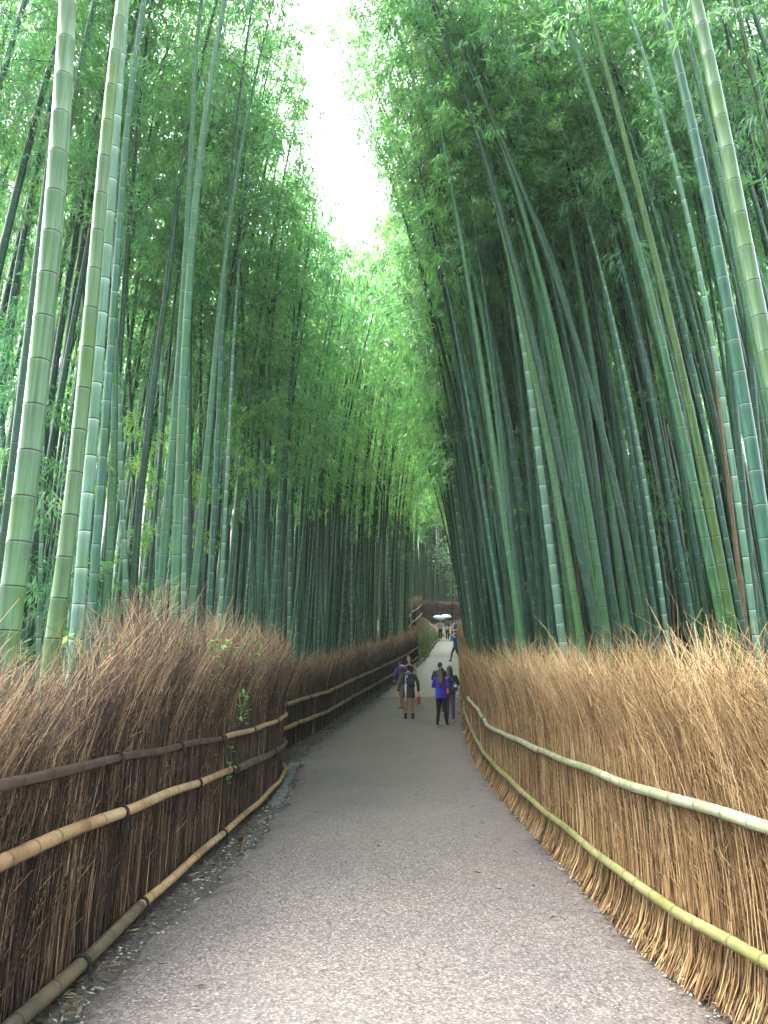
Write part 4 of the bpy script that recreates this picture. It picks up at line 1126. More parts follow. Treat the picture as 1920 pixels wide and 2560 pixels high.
    # --- jacket
    if 'jacket' in wear:
        hem = wear.get('hem', .82); c = wear['jacket']; fl = wear.get('flare', 1.)
        zs = [hem, (hem + .98) / 2, 1.0, 1.10, 1.27, 1.385, 1.455]
        t = [loft([tz(0, 0, q) if q > .95 else np.array([0, 0, q]) for q in zs], [.19 * fl, .185 * fl, .168, .162, .190 * sw, .165 * sw, .075], [.145 * fl, .14 * fl, .128, .122, .135, .115, .07], 18)]
        for s_, e_, w_ in ((shl, A['el'], A['wl']), (shr, A['er'], A['wr'])):
            t.append(loft([s_ * .92 + nk * .08, s_ * .5 + e_ * .5, e_, e_ * .5 + w_ * .5, w_ + (e_ - w_) * .05], [.076, .066, .060, .055, .045], None, 12, (.2, 1, .1)))
        j = fuse('jacket', t, pm(c), root, .012, 4)
        if wear.get('hood'):
            fuse('hood', [loft([tz(-.10, -.05, 1.44), tz(-.06, -.13, 1.40), tz(0, -.155, 1.375), tz(.06, -.13, 1.40), tz(.10, -.05, 1.44)], [.045, .062, .07, .062, .045], None, 12, (0, 0, 1))], pm(wear['hood']), j, .012, 3)
        if wear.get('collar'):
            fuse('collar', [loft([tz(0, -.005, 1.43), tz(0, 0, 1.475)], [.074, .068], [.070, .066], 14)], pm(wear['collar']), j, fused=False)
    # --- hair
    hc = M_HAIRB if wear.get('brown') else M_HAIR
    hs_ = [ball(hd + (0, -.022, .040), (.084, .093, .092))]
    if wear.get('long'):
        L = wear['long']
        hs_.append(loft([hd + (0, -.03, .06), hd + (0, -.055, -.04), tz(hx * .6, -.105 + hy * .3, 1.43), tz(0, -.145, 1.43 - L * .6), tz(0, -.150, 1.43 - L)], [.075, .092, .10, .085, .035], [.07, .062, .05, .038, .018], 14))
        for sx in (-1, 1): hs_.append(loft([hd + (sx * .062, -.01, .06), hd + (sx * .082, .0, -.03), hd + (sx * .085, -.015, -.12), hd + (sx * .08, -.03, -.22)], [.030, .026, .028, .014], None, 8, (0, 1, 0)))
    elif wear.get('bun'):
        hs_.append(ball(hd + (0, -.10, .07), .042)); hs_.append(ball(hd + (0, -.05, -.035), (.066, .05, .05)))
    else:
        hs_.append(loft([hd + (0, -.05, .04), hd + (0, -.062, -.03), hd + (0, -.055, -.07)], [.074, .068, .05], [.055, .04, .03], 12))
        for sx in (-1, 1): hs_.append(ball(hd + (sx * .066, -.012, .02), (.016, .034, .04), 8, 6))
    fuse('hair', hs_, hc, root, .010, 3)
    if 'cap' in wear:
        fuse('cap', [ball(hd + (0, -.01, .062), (.090, .100, .070)), loft([hd + (0, .06, .06), hd + (0, .12, .052), hd + (0, .165, .040)], [.075, .070, .040], [.010, .008, .006], 12, (0, 0, 1))], pm(wear['cap']), root, .010, 2)
    return root, k, dict(head=hd, tz=tz)

def at_person(root, p):
    """world point of a person's local point"""
    return root.location + Matrix.Rotation(root.rotation_euler.z, 3, 'Z') @ (Vector(p) * root.scale[0])

def carried(name, root, p, label, cat):
    """a thing worn or held: its own top-level Empty, standing at the person's point and turned like the person"""
    o = empty(name, at_person(root, p), label, cat, None, root.rotation_euler.z)
    o.scale = root.scale
    return o

def backpack(root, label, col, pocket, w_=.29, h_=.42, back=-.115, z=1.22):
    o = carried('backpack', root, (0, back, z), label, 'backpack')
    d = .15
    fuse('bag', [rbox((0, -d / 2 - .01, 0), (w_, d, h_), .42)], pm(col), o, .01, 2)
    fuse('front_pocket', [rbox((0, -d - .015, -.07), (w_ * .78, .06, h_ * .42), .4)], pm(pocket), o, .008, 2)
    for sx in (-1, 1):
        P = [(sx * .085, -.03, .17), (sx * .095, .06, .235), (sx * .105, .20, .19), (sx * .115, .262, .04), (sx * .135, .17, -.12), (sx * .12, -.02, -.15)]
        fuse('strap', [loft(P, [.024] * 6, [.007] * 6, 8, (1, 0, 0))], pm(tuple(c * .8 for c in col)), o, fused=False)
    fuse('grab_loop', [loft(bez((-.03, -.05, h_ / 2 - .01), (0, -.05, h_ / 2 + .06), (.03, -.05, h_ / 2 - .01), 7), [.007] * 7, None, 6, (0, 1, 0))], pm(tuple(c * .8 for c in col)), o, fused=False)
    return o

def umbrella_open(root, grip, top, label, col, tilt=(0, 0), Rr=.52):
    o = carried('umbrella', root, grip, label, 'umbrella')
    h = top - grip[2]
    o.rotation_euler = (tilt[0], tilt[1], o.rotation_euler.z)
    m, nt, b, out = mat('clear_pale_plastic'); b.inputs['Base Color'].default_value = (*col, 1); b.inputs['Roughness'].default_value = .25
    tr = N(nt, 'ShaderNodeBsdfTranslucent'); tr.inputs[0].default_value = (*col, 1)
    mx = N(nt, 'ShaderNodeMixShader'); mx.inputs[0].default_value = .4
    nt.links.new(b.outputs[0], mx.inputs[1]); nt.links.new(tr.outputs[0], mx.inputs[2]); nt.links.new(mx.outputs[0], out.inputs[0])
    V, F = [], []
    nr, ns = 7, 32
    for i in range(nr + 1):
        t = i / nr
        for j in range(ns):
            a = j * 2 * math.pi / ns
            sag = 1 - .07 * t * (1 - abs(math.cos(4 * a)))
            V.append((Rr * math.sin(t * 1.25) / math.sin(1.25) * sag * math.cos(a), Rr * math.sin(t * 1.25) / math.sin(1.25) * sag * math.sin(a), h - .27 * (1 - math.cos(t * 1.25)) / (1 - math.cos(1.25))))
    for i in range(nr):
        for j in range(ns): F.append((i * ns + j, i * ns + (j + 1) % ns, (i + 1) * ns + (j + 1) % ns, (i + 1) * ns + j))
    V2 = [(x, y, z - .004) for x, y, z in V]; n = len(V)
    F2 = F + [tuple(q + n for q in reversed(f)) for f in F]
    put('canopy', mesh_np('canopy', np.array(V + V2), np.array(F2)), m, o)
    Vs, Qs = tubes(np.array([[0, 0, -.05], [0, 0, h * .5], [0, 0, h + .05]]), np.array([.006, .006, .005]), 8)
    put('shaft', mesh_np('shaft', Vs, Qs), pm((.35, .35, .36)), o)
    fuse('handle', [loft([(0, 0, -.02), (0, 0, -.12), (.02, 0, -.155), (.05, 0, -.15), (.06, 0, -.12)], [.011] * 5, None, 8, (0, 1, 0))], pm((.6, .6, .62)), o, fused=False)
    for j in range(8):
        a = (j + .0) * math.pi / 4
        P = []
        for i in range(nr + 1):
            t = i / nr; rr = Rr * math.sin(t * 1.25) / math.sin(1.25)
            P.append((rr * math.cos(a), rr * math.sin(a), h - .27 * (1 - math.cos(t * 1.25)) / (1 - math.cos(1.25)) - .008))
        Vr, Qr = tubes(np.array(P), np.full(nr + 1, .003), 5, ref=(.1, .2, 1))
        put('rib', mesh_np('rib', Vr, Qr), pm((.5, .5, .52)), o)
    return o

def build_people():
    g = lambda x, y: (x, y, float(z0(y)) + .035)
    up_el = dict(el=(-.26, .16, 1.22), wl=(-.10, .30, 1.48), er=(.26, .16, 1.22), wr=(.10, .30, 1.48), hl=(.5, .4, .7), hr=(-.5, .4, .7))
    # left group
    r, k, J = person('woman in olive parka and tan trousers seen from behind, grey backpack on', g(.74, 22.87), -5, 1.58,
                     dict(kl=(-.09, .0, .48), kr=(.10, .0, .48), al=(-.11, -.02, .085), ar=(.13, -.02, .085), el=(-.29, -.04, 1.12), wl=(-.34, .02, .84), er=(.30, -.04, 1.12), wr=(.33, .03, .84), hl=(-.02, .05, -1), hr=(.0, .05, -1)),
                     dict(jacket=(.055, .048, .028), hem=.66, flare=1.08, hood=(.06, .052, .03), trousers=(.25, .14, .055), cuff=.11, socks=(.22, .09, .07), boot=1, white_sole=False, bun=True))
    backpack(r, 'dark grey backpack worn over the olive parka', (.035, .042, .052), (.045, .052, .06))
    o = carried('folded_umbrella', r, (-.13, -.31, 1.18), 'closed pale blue umbrella hanging from the grey backpack', 'umbrella')
    fuse('furled_canopy', [loft([(0, 0, -.08), (0, 0, -.12), (0, 0, -.35), (0, 0, -.58)], [.012, .036, .028, .012], None, 12)], pm((.42, .58, .68)), o, fused=False)
    fuse('shaft', [loft([(0, 0, .12), (0, 0, -.65)], [.007, .005], None, 8)], pm((.6, .64, .68)), o, fused=False)
    fuse('handle', [loft([(0, 0, .0), (0, 0, .13), (.015, 0, .165), (.045, 0, .17), (.06, 0, .14), (.06, 0, .11)], [.011] * 6, None, 8, (0, 1, 0))], pm((.62, .68, .74)), o, fused=False)
    o = carried('hand_bag', r, (.335, .05, .735), 'small pinkish red bag dangling from the hand of the olive parka woman', 'bag')
    fuse('pouch', [rbox((0, 0, -.16), (.13, .08, .24), .5)], pm((.36, .045, .08)), o, .008, 2)
    fuse('loop', [loft(bez((-.04, 0, -.06), (0, 0, .14), (.04, 0, -.06), 9), [.008] * 9, None, 6, (0, 1, 0))], pm((.45, .05, .07)), o, fused=False)
    person('person in navy hoodie and dark cap, half hidden behind the olive parka', g(.62, 25.0), -20, 1.60,
           dict(lean=(0, .10), head=(0, .07), el=(-.28, .04, 1.12), wl=(-.20, .25, 1.02), er=(.28, .04, 1.12), wr=(.18, .26, 1.04)),
           dict(jacket=(.045, .042, .16), hem=.84, hood=(.05, .047, .18), trousers=(.30, .20, .12), shoes=(.02, .02, .025), cap=(.012, .012, .016), female=False))
    person('smiling long haired woman in black sleeveless dress facing the camera', g(.86, 25.9), 176, 1.66,
           dict(el=(-.25, -.02, 1.12), wl=(-.25, .08, .90), er=(.24, -.02, 1.12), wr=(.22, .10, .90), hl=(.0, .1, -1), hr=(0, .1, -1)),
           dict(dress=(.018, .022, .026), face=True, long=.20, brown=True, shoes=(.02, .02, .02)), .0075)
    # right group
    r, k, J = person('long haired woman in violet blue jacket and black leggings seen from behind', g(1.62, 21.49), 8, 1.60,
                     dict(kl=(-.085, .0, .48), kr=(.10, .0, .48), al=(-.13, -.02, .085), ar=(.15, -.02, .085), el=(-.25, .10, 1.14), wl=(-.13, .30, 1.26), er=(.25, .10, 1.14), wr=(.12, .30, 1.26)),
                     dict(jacket=(.055, .035, .42), hem=.80, trousers=(.012, .013, .022), leg=.92, shoes=(.015, .015, .02), long=.34, brown=True))
    o = carried('shoulder_bag', r, (.20, -.09, 1.02), 'small orange bag on a strap over the violet blue jacket', 'bag')
    fuse('pouch', [rbox((0, -.05, -.02), (.07, .05, .17), .5)], pm((.62, .17, .07)), o, .008, 2)
    fuse('strap', [loft([(0, -.05, .06), (-.02, -.06, .2), (-.05, -.03, .34), (-.05, .08, .42)], [.011] * 4, [.005] * 4, 6, (1, 0, 0))], pm((.55, .12, .08)), o, fused=False)
    person('short haired person in black jacket with white collar behind the violet jacket', g(1.79, 24.2), 15, 1.56,
           dict(el=(-.28, .08, 1.14), wl=(-.14, .28, 1.36), er=(.28, .04, 1.12), wr=(.20, .26, 1.06), hl=(.2, .3, .8)),
           dict(jacket=(.020, .022, .034), hem=.82, collar=(.7, .7, .7), trousers=(.02, .02, .03), shoes=(.05, .05, .055), female=False))
    r, k, J = person('long black haired woman in dark jacket and grey trousers at the right', g(1.95, 22.55), 10, 1.57,
                     dict(kl=(-.085, .03, .48), kr=(.09, .0, .48), el=(-.26, .06, 1.13), wl=(-.18, .26, 1.08), er=(.27, .06, 1.13), wr=(.20, .26, 1.10)),
                     dict(jacket=(.016, .017, .026), hem=.80, trousers=(.085, .083, .10), leg=1.12, shoes=(.03, .06, .11), long=.30))
    o = carried('sling_bag', r, (.12, -.12, 1.02), 'navy sling bag with a white patch on the dark jacket', 'bag')
    fuse('bag', [rbox((0, -.06, 0), (.30, .13, .26), .5)], pm((.018, .035, .09)), o, .01, 2)
    fuse('patch', [rbox((.08, -.128, .05), (.09, .012, .08), .4)], pm((.68, .70, .72)), o, fused=False)
    fuse('strap', [loft([(.06, -.03, .12), (-.03, -.03, .26), (-.13, .02, .38), (-.15, .12, .42)], [.016] * 4, [.006] * 4, 6, (1, 0, 0))], pm((.45, .42, .36)), o, fused=False)
    # photographer
    r, k, J = person('photographer in bright blue jacket striding across the path with raised camera', g(4.19, 44.05), -62, 1.64,
                     dict(kl=(-.08, .20, .50), al=(-.08, .30, .085), kr=(.08, -.10, .49), ar=(.08, -.30, .10), **{**up_el, 'wl': (-.07, .24, 1.55), 'wr': (.07, .24, 1.55)}),
                     dict(jacket=(.012, .17, .42), hem=.78, flare=1.08, trousers=(.012, .016, .045), shoes=(.012, .012, .014), white_sole=False, cap=(.55, .55, .57)), .01)
    o = carried('camera', r, (0, .33, 1.60), 'black camera held up to the face of the photographer in blue', 'camera')
    fuse('camera_body', [rbox((0, 0, 0), (.15, .07, .10), .35), rbox((0, 0, .06), (.06, .06, .05), .5)], pm((.012, .012, .013)), o, .007, 1)
    fuse('lens', [loft([(0, .03, 0), (0, .11, 0)], [.038, .042], None, 16, (0, 0, 1))], pm((.02, .02, .022)), o, fused=False)
    # umbrella pair
    hold = dict(er=(.26, .06, 1.14), wr=(.12, .20, 1.26), hr=(.0, .3, .9))
    r, k, J = person('woman in white top and black dungarees walking under the left umbrella', g(4.50, 59.6), 178, 1.58, dict(kl=(-.08, .06, .49), al=(-.07, .12, .085), kr=(.08, -.02, .48), ar=(.07, -.10, .10), el=(-.27, -.02, 1.13), wl=(-.2, .2, 1.1), **hold),
                     dict(jacket=(.62, .56, .60), hem=.88, trousers=(.012, .013, .022), face=True, long=.16, shoes=(.6, .6, .6)), .011)
    umbrella_open(r, (.24, .24, 1.34), 2.06, 'pale translucent umbrella, left of the two that touch', (.70, .78, .88), (R(4), R(-12)))
    r, k, J = person('person in grey cardigan and black trousers walking under the right umbrella', g(5.02, 59.2), 182, 1.62, dict(kl=(-.08, -.02, .48), al=(-.09, -.10, .10), kr=(.08, .07, .49), ar=(.09, .14, .085), el=(-.27, -.02, 1.13), wl=(-.2, .2, 1.1), **hold),
                     dict(jacket=(.10, .11, .12), hem=.74, trousers=(.012, .012, .016), face=True, shoes=(.02, .02, .02), female=False), .011)
    umbrella_open(r, (.12, .25, 1.36), 2.12, 'pale translucent umbrella, right of the two that touch', (.74, .82, .90), (0, R(3)))
    o = carried('tote_bag', r, (0.03, .17, .98), 'pale blue bag carried in front of the grey cardigan', 'bag')
    fuse('bag', [rbox((0, .02, 0), (.22, .08, .30), .5)], pm((.50, .66, .72)), o, .01, 2)
    fuse('strap', [loft([(-.05, .02, .13), (-.05, .0, .30), (-.06, -.06, .42)], [.012] * 3, [.005] * 3, 6, (1, 0, 0))], pm((.5, .62, .68)), o, fused=False)
    r, k, J = person('dark haired person in white shirt walking away with a slate blue backpack', g(5.60, 58.3), 5, 1.58, dict(kl=(-.08, .08, .49), al=(-.08, .14, .085), kr=(.08, -.02, .48), ar=(.08, -.12, .10)),
                     dict(jacket=(.66, .68, .72), hem=.86, trousers=(.03, .035, .05), shoes=(.03, .03, .03)), .011)
    backpack(r, 'slate blue backpack on the white shirt of the far walker', (.055, .085, .14), (.07, .10, .15), .34, .48)
    person('person in lilac top at the far right, half hidden by the fence', g(6.40, 59.5), 30, 1.60, {}, dict(jacket=(.50, .44, .72), hem=.84, trousers=(.05, .05, .07), shoes=(.03, .03, .03)), .011)
build_people()

# ------------------------------------------------------------------ small things
def leaf_quads(P, d, l, wd, rng, up=None):
    """P (n,3) base, d (n,3) direction, l length, wd half width -> one folded quad each"""
    n = len(P)
    if up is None: up = np.stack([rng.normal(0, .4, n), rng.normal(0, .4, n), np.ones(n)], 1)
    s = np.cross(d, up); s /= np.linalg.norm(s, axis=1, keepdims=True) + 1e-9
    nn = np.cross(s, d)
    l = np.asarray(l).reshape(-1, 1); wd = np.asarray(wd).reshape(-1, 1)
    mid = P + d * l * .45
    V = np.stack([P, mid + s * wd + nn * wd * .3, P + d * l, mid - s * wd + nn * wd * .3], 1)
    return V.reshape(-1, 3), np.arange(4 * n).reshape(-1, 4)

def build_litter():
    rng = np.random.default_rng(31)
    XY = []
    n = 3400
    Y = 3.2 + 41 * rng.uniform(0, 1, n) ** 2.0
    t = np.abs(rng.normal(0, .33, n)) - .05
    XY.append(np.stack([xl(Y) + .06 + t * np.maximum(pl(Y) - xl(Y), .25) * 1.5, Y], 1))
    Y = 3.2 + 30 * rng.uniform(0, 1, 1700) ** 1.8
    XY.append(np.stack([xr(Y) - .02 - np.abs(rng.normal(0, .12, 1700)), Y], 1))
    Y = 3.2 + 25 * rng.uniform(0, 1, 260) ** 1.5
    XY.append(np.stack([pl(Y) + (pr(Y) - pl(Y)) * rng.uniform(0, 1, 260), Y], 1))
    XY = np.concatenate(XY); n = len(XY)
    on = (XY[:, 0] > pl(XY[:, 1])) & (XY[:, 0] < pr(XY[:, 1]))
    z = np.where(on, z0(XY[:, 1]) + .040, ground(XY[:, 0], XY[:, 1]) + .012) + rng.uniform(0, .012, n)
    a = rng.uniform(0, 6.28, n)
    d = np.stack([np.cos(a), np.sin(a), rng.normal(0, .12, n)], 1)
    l = rng.uniform(.03, .11, n) * np.interp(XY[:, 1], [5, 30], [.8, 1.5]); wd = l * rng.uniform(.06, .14, n)
    V, Q = leaf_quads(np.column_stack([XY, z]), d, l, wd, rng)
    o = put('fallen_leaves', mesh_np('fallen_leaves', V, Q, smooth=False, attrs={'lv': ('FLOAT', np.repeat(rng.beta(1.6, 2.0, n), 4))}), M_LITTER)
    tag(o, 'dry bamboo leaves and twigs strewn along both edges of the path', 'fallen leaves', kind='stuff')
    # grey chips and grit at the path edges
    n = 2600
    Y = 3.2 + 45 * rng.uniform(0, 1, n) ** 1.6; s = rng.uniform(0, 1, n) < .62
    X = np.where(s, pl(Y) - .02 + rng.normal(0, .10, n) - .08, pr(Y) + .02 + rng.normal(0, .05, n))
    r = rng.uniform(.006, .02, n) * np.interp(Y, [5, 30], [.8, 2.2])
    T0 = np.array([(0, 0, 1), (1, 0, 0), (0, 1, 0), (-1, 0, 0), (0, -1, 0)]) * (1, 1, .6)
    F0 = np.array([(0, 1, 2), (0, 2, 3), (0, 3, 4), (0, 4, 1)])
    V = np.stack([X, Y, np.maximum(ground(X, Y), z0(Y) - .03) + .0], 1)[:, None] + r[:, None, None] * T0 * rng.uniform(.6, 1.4, (n, 5, 1))
    T = (F0[None] + 5 * np.arange(n)[:, None, None]).reshape(-1, 3)
    o = put('gravel', mesh_np('gravel', V.reshape(-1, 3), None, T, smooth=False), M_STONE)
    tag(o, 'grey grit and chips along the edges of the asphalt', 'gravel', kind='stuff')
build_litter()

def build_undergrowth():
    rng = np.random.default_rng(41)
    # low plants on the grove floor
    n = 900
    Y = rng.uniform(15, 62, n); dl = rng.uniform(.5, 12, n) ** 1.0
    X = xl(Y) - dl
    k = 14
    C = np.stack([X, Y, ground(X, Y)], 1)
    P = C[:, None] + np.stack([rng.normal(0, .22, (n, k)), rng.normal(0, .22, (n, k)), rng.uniform(.02, .45, (n, k)) * rng.uniform(.4, 1.2, (n, 1))], -1)
    P = P.reshape(-1, 3); m = len(P)
    a = rng.uniform(0, 6.28, m)
    d = np.stack([np.cos(a), np.sin(a), rng.normal(.1, .4, m)], 1); d /= np.linalg.norm(d, axis=1, keepdims=True)
    l = rng.uniform(.08, .2, m)
    V, Q = leaf_quads(P, d, l, l * .22, rng)
    o = put('undergrowth', mesh_np('undergrowth', V, Q, smooth=False, attrs={'lv': ('FLOAT', np.repeat(np.clip(rng.normal(.4, .2, m), 0, 1), 4))}), M_WEED)
    tag(o, 'low green plants on the leafy floor of the left grove', 'undergrowth', kind='stuff')
    # grass and moss on the bank
    n = 5200
    Y = rng.uniform(44.9, 63, n); t = rng.uniform(0, 1, n)
    X = xl(Y) + (pl(Y) - xl(Y)) * t
    P = np.stack([X, Y, ground(X, Y)], 1)
    a = rng.uniform(0, 6.28, n)
    d = np.stack([np.cos(a) * .5 + .4, np.sin(a) * .5 - .2, rng.uniform(.3, 1.2, n)], 1); d /= np.linalg.norm(d, axis=1, keepdims=True)
    keep = rng.uniform(0, 1, n) < .35 + .65 * t
    P, d, t = P[keep], d[keep], t[keep]; n = len(P)
    l = rng.uniform(.08, .26, n)
    V, Q = leaf_quads(P, d, l, l * .10, rng)
    o = put('bank_grass', mesh_np('bank_grass', V, Q, smooth=False, attrs={'lv': ('FLOAT', np.repeat(np.clip(rng.normal(.35, .2, n) + .6 * (t < .45), 0, 1), 4))}), M_MOSS)
    tag(o, 'short yellow green grass and moss on the bank left of the far path', 'grass', kind='stuff')
build_undergrowth()

def stone_mesh(rng, s):
    V, F = ball((0, 0, 0), 1, 10, 7)
    V = V * (1 + rng.normal(0, .10, (len(V), 1))) * np.array(s)
    me = bpy.data.meshes.new('stone'); me.from_pydata([tuple(v) for v in V], [], F); me.update(); me.materials.append(M_STONE)
    return me

def build_stones():
    rng = np.random.default_rng(51)
    mesh = [stone_mesh(rng, (rng.uniform(.09, .15), rng.uniform(.11, .19), rng.uniform(.07, .11))) for _ in range(7)]
    Y = 40.8
    while Y < 60:
        x = float(pl(Y)) - .12 + rng.normal(0, .05)
        o = bpy.data.objects.new('edging_stone', mesh[rng.integers(7)]); COL.objects.link(o)
        o.location = (x, Y, float(z0(Y)) + .03); o.rotation_euler = (rng.normal(0, .2), rng.normal(0, .2), rng.uniform(0, 6))
        tag(o, 'grey edging stone in the row at the foot of the mossy bank', 'stone', 'stones edging the mossy bank')
        Y += rng.uniform(.34, .62)
    # flat kerb slabs sunk along the asphalt
    def slab(l, wd):
        V = np.array([(-wd / 2, 0, -.05), (wd / 2, 0, -.05), (wd / 2, l, -.05), (-wd / 2, l, -.05), (-wd / 2, 0, .012), (wd / 2, 0, .012), (wd / 2, l, .012), (-wd / 2, l, .012)])
        V[4:, :2] = V[4:, :2] * .94 + .003
        me = mesh_np('kerb_slab', V, [(0, 3, 2, 1), (4, 5, 6, 7), (0, 1, 5, 4), (1, 2, 6, 5), (2, 3, 7, 6), (3, 0, 4, 7)], smooth=False); me.materials.append(M_KERB); return me
    Y = 10.6
    while Y < 15.2:
        l = rng.uniform(.28, .42); x = float(pl(Y)) - .13
        o = bpy.data.objects.new('kerb_slab', slab(l, .17)); COL.objects.link(o); o.location = (x, Y, float(z0(Y)) + .022)
        o.rotation_euler = (0, rng.normal(0, .02), math.atan2(-(float(pl(Y + .3)) - float(pl(Y))), .3) + rng.normal(0, .04))
        tag(o, 'flat grey kerb slab between the left fence corner and the asphalt', 'kerb slab', 'kerb slabs on the left'); Y += l + .03
    Y = 12.5
    while Y < 22.5:
        l = rng.uniform(.5, .75); x = float(pr(Y)) + .055
        o = bpy.data.objects.new('kerb_slab', slab(l, .10)); COL.objects.link(o); o.location = (x, Y, float(z0(Y)) + .022)
        o.rotation_euler = (0, 0, math.atan2(-(float(pr(Y + .6)) - float(pr(Y))), .6))
        tag(o, 'narrow grey kerb slab beside the foot of the golden fence', 'kerb slab', 'kerb slabs on the right'); Y += l + .03
M_KERB = simple('kerb_stone', (.085, .09, .09), .75, .5, 14, .3, .4)
build_stones()

def vine(label, name, cat, stems, rng, nleaf, size, mat_leaf, mat_stem, stem_r, base):
    root = empty(name, base, label, cat)
    parts = []; LP, LD = [], []
    for P in stems:
        P = np.array(P) - np.array(base)
        t = np.linspace(0, 1, 14); s_ = np.linspace(0, 1, len(P))
        C = np.stack([np.interp(t, s_, P[:, i]) for i in range(3)], 1) + rng.normal(0, .008, (14, 3))
        parts.append(tubes(C, stem_r * (1 - .6 * t), 5, ref=(.3, 1, .2)))
        for q in rng.uniform(.1, 1, nleaf):
            p = np.array([np.interp(q, t, C[:, i]) for i in range(3)])
            LP.append(p); LD.append(rng.normal(0, 1, 3) * (1, 1, .6) + (.0, -.5, -.1))
    V, Q = join(parts); put('stem', mesh_np('stem', V, Q), mat_stem, root)
    LP, LD = np.array(LP), np.array(LD); LD /= np.linalg.norm(LD, axis=1, keepdims=True)
    l = rng.uniform(.7, 1.3, len(LP)) * size
    V, Q = leaf_quads(LP, LD, l, l * .28, rng)
    put('leaves', mesh_np('leaves', V, Q, smooth=False, attrs={'lv': ('FLOAT', np.repeat(np.clip(rng.normal(.5, .2, len(LP)), 0, 1), 4))}), mat_leaf, root)
    return root

M_GSTEM = simple('green_stem', (.08, .14, .04), .6)
def build_plants():
    rng = np.random.default_rng(61)
    def onf(Y, h, off): x = float(xl(Y)); return (x + off, Y, float(z0(Y)) + h)
    vine('thin green creeper with small heart shaped leaves hanging over the left fence', 'climbing_vine', 'vine',
         [[onf(8.4, 1.55, .18), onf(8.3, 1.25, .20), onf(8.25, .95, .16), onf(8.1, .62, .15)], [onf(8.5, 1.6, .15), onf(8.75, 1.35, .2), onf(8.8, 1.15, .2)]], rng, 17, .07, M_WEED, M_GSTEM, .004, onf(8.4, 1.5, .1))
    b = (-2.25, 7.6, float(ground(-2.25, 7.6)))
    st = []
    for i in range(26):
        a, e = rng.uniform(0, 6.28), rng.uniform(.2, .75)
        c = np.array([-2.25 + rng.uniform(-.7, .5), 7.6 + rng.uniform(-.9, 1.6), b[2] + 1.5])
        st.append([(c[0], c[1], b[2] + .1), c, c + (math.cos(a) * .18, math.sin(a) * .18, .45), c + (math.cos(a) * .42, math.sin(a) * .42, .55)])
    vine('pale green weedy shrub poking out of the top of the left brushwood', 'weedy_shrub', 'shrub', st, rng, 16, .075, M_WEED, M_GSTEM, .005, b)
    # sprigs
    for (px, Y, h0, h1, lab) in ((-1.72, 9.2, 1.55, 2.15, 'single green sprig standing up from the left brush near the fence corner'),):
        b = (px, Y, float(z0(Y)) + h0)
        vine(lab, 'leafy_sprig', 'sprig', [[(px, Y, b[2]), (px + .1, Y, b[2] + .3), (px + .25, Y + .1, b[2] + h1 - h0)]], rng, 22, .07, M_WEED, M_GSTEM, .004, b)
    # broken twig and paper scraps
    P = np.array([(-1.52, 8.35, .02), (-1.42, 8.1, .10), (-1.40, 7.85, .05), (-1.36, 7.72, .012)])
    P[:, 2] += ground(P[:, 0], P[:, 1])
    V, Q = tubes(P, np.array([.016, .014, .013, .010]), 7, ref=(0, 0, 1))
    tag(put('broken_stick', mesh_np('broken_stick', V, Q), M_RAIL_TAN), 'short broken pale stick leaning at the foot of the left fence', 'stick')
    for x, y, lab, a in ((2.02, 19.9, 'left one of two tiny white scraps on the asphalt by the golden fence', .3), (2.14, 20.1, 'right one of two tiny white scraps on the asphalt by the golden fence', -.2)):
        x = min(x, float(pr(y)) - .12)
        V, Q = leaf_quads(np.array([(x, y, float(z0(y)) + .045)]), np.array([(math.cos(a), math.sin(a), .05)]), [.10], [.025], rng)
        V = np.concatenate([V, V - (0, 0, .004)]); Q = np.concatenate([Q, [(7, 6, 5, 4), (0, 4, 5, 1), (1, 5, 6, 2), (2, 6, 7, 3), (3, 7, 4, 0)]])
        tag(put('paper_scrap', mesh_np('paper_scrap', V, Q, smooth=False), M_SOLE), lab, 'scrap')
build_plants()

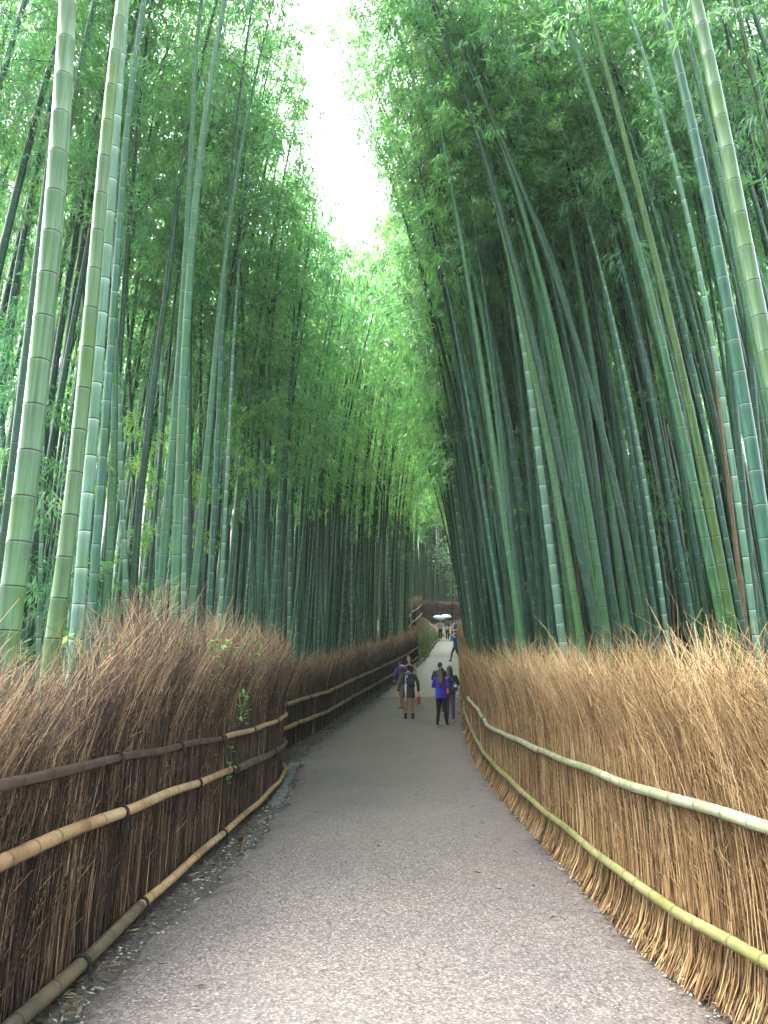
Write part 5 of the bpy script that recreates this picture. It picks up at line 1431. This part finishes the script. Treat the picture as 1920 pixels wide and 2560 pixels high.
def tree(label, base, path, H, r0, crown_pts, rng, leaf, nleaf, mat_leaf, spread):
    root = empty('tree', base, label, 'tree')
    z = np.linspace(-.4, H, 16)
    C = np.array([path(q) for q in z])
    parts = [tubes(C, r0 * np.interp(z / H, [-.1, 0, .1, 1], [1.5, 1.3, 1., .25]) * (1 + .08 * np.sin(z * 3.)), 12, ref=(1, .1, .1))]
    LP = []
    for (q, dx, dy, dz) in crown_pts:
        a = np.array(path(q)); e = a + (dx, dy, dz)
        t = np.linspace(0, 1, 6)[:, None]
        B = a + (e - a) * t + np.array([0, 0, .15]) * np.sin(t * 3.14)
        parts.append(tubes(B, r0 * .30 * (1 - .8 * t[:, 0]), 6, ref=(.2, .1, 1)))
        for _ in range(nleaf):
            u = rng.uniform(.25, 1.1); LP.append(a + (e - a) * u + rng.normal(0, spread, 3) * (1, 1, .55))
    V, Q = join(parts); put('trunk', mesh_np('trunk', V, Q), M_BARK, root)
    LP = np.array(LP); n = len(LP)
    a = rng.uniform(0, 6.28, n)
    d = np.stack([np.cos(a), np.sin(a), rng.normal(-.25, .3, n)], 1); d /= np.linalg.norm(d, axis=1, keepdims=True)
    l = rng.uniform(.7, 1.3, n) * leaf
    V, Q = leaf_quads(LP, d, l, l * .24, rng)
    put('crown', mesh_np('crown', V, Q, smooth=False, attrs={'lv': ('FLOAT', np.repeat(np.clip(rng.normal(.45, .2, n), 0, 1), 4))}), mat_leaf, root)

def build_trees():
    rng = np.random.default_rng(71)
    def cp(n, z0_, z1_, L): return [(rng.uniform(z0_, z1_), *(rng.normal(0, L, 2)), rng.uniform(-.1, .5) * L) for _ in range(n)]
    x, y = 6.3, 50.
    tree('nearly black tree trunk leaning left among the bamboo beside the far path', (x, y, float(ground(x, y))), lambda z: (-.075 * z - .004 * z * z, .0, z), 13, .24, cp(9, 7, 12.5, 1.1), rng, .22, 55, M_BROAD, .35)
    x, y = 5.9, 64.5
    tree('glossy broadleaf tree with pale glints beyond the umbrellas', (x, y, float(ground(x, y))), lambda z: (.03 * z, .0, z), 8.5, .07, cp(16, 2.6, 8., .85), rng, .30, 34, M_BROAD, .35)
    x, y = 4.9, 73.5
    tree('dark broadleaf tree behind the black railed far fence', (x, y, float(ground(x, y))), lambda z: (.02 * z, .0, z), 9., .09, cp(16, 3., 9., 1.0), rng, .30, 40, M_BROAD, .45)
build_trees()

# ------------------------------------------------------------------ damp air
def build_haze():
    x0, x1, y0, y1, z0_, z1 = -66., 72., -16., 128., -1.2, 62.
    V = [(x, y, z) for z in (z0_, z1) for y in (y0, y1) for x in (x0, x1)]
    Q = [(0, 2, 3, 1), (4, 5, 7, 6), (0, 1, 5, 4), (2, 6, 7, 3), (0, 4, 6, 2), (1, 3, 7, 5)]
    m = bpy.data.materials.new('damp_air'); m.use_nodes = True
    nt = m.node_tree; nt.nodes.clear()
    out = nt.nodes.new('ShaderNodeOutputMaterial'); v = nt.nodes.new('ShaderNodeVolumePrincipled')
    v.inputs['Color'].default_value = (.93, .98, .96, 1); v.inputs['Density'].default_value = HAZE; v.inputs['Anisotropy'].default_value = .25
    nt.links.new(v.outputs[0], out.inputs['Volume'])
    tag(put('haze', mesh_np('haze', V, Q, smooth=False), m), kind='stuff')
HAZE = .0005
build_haze()
cy.volume_bounces = 1; cy.volume_max_steps = 64
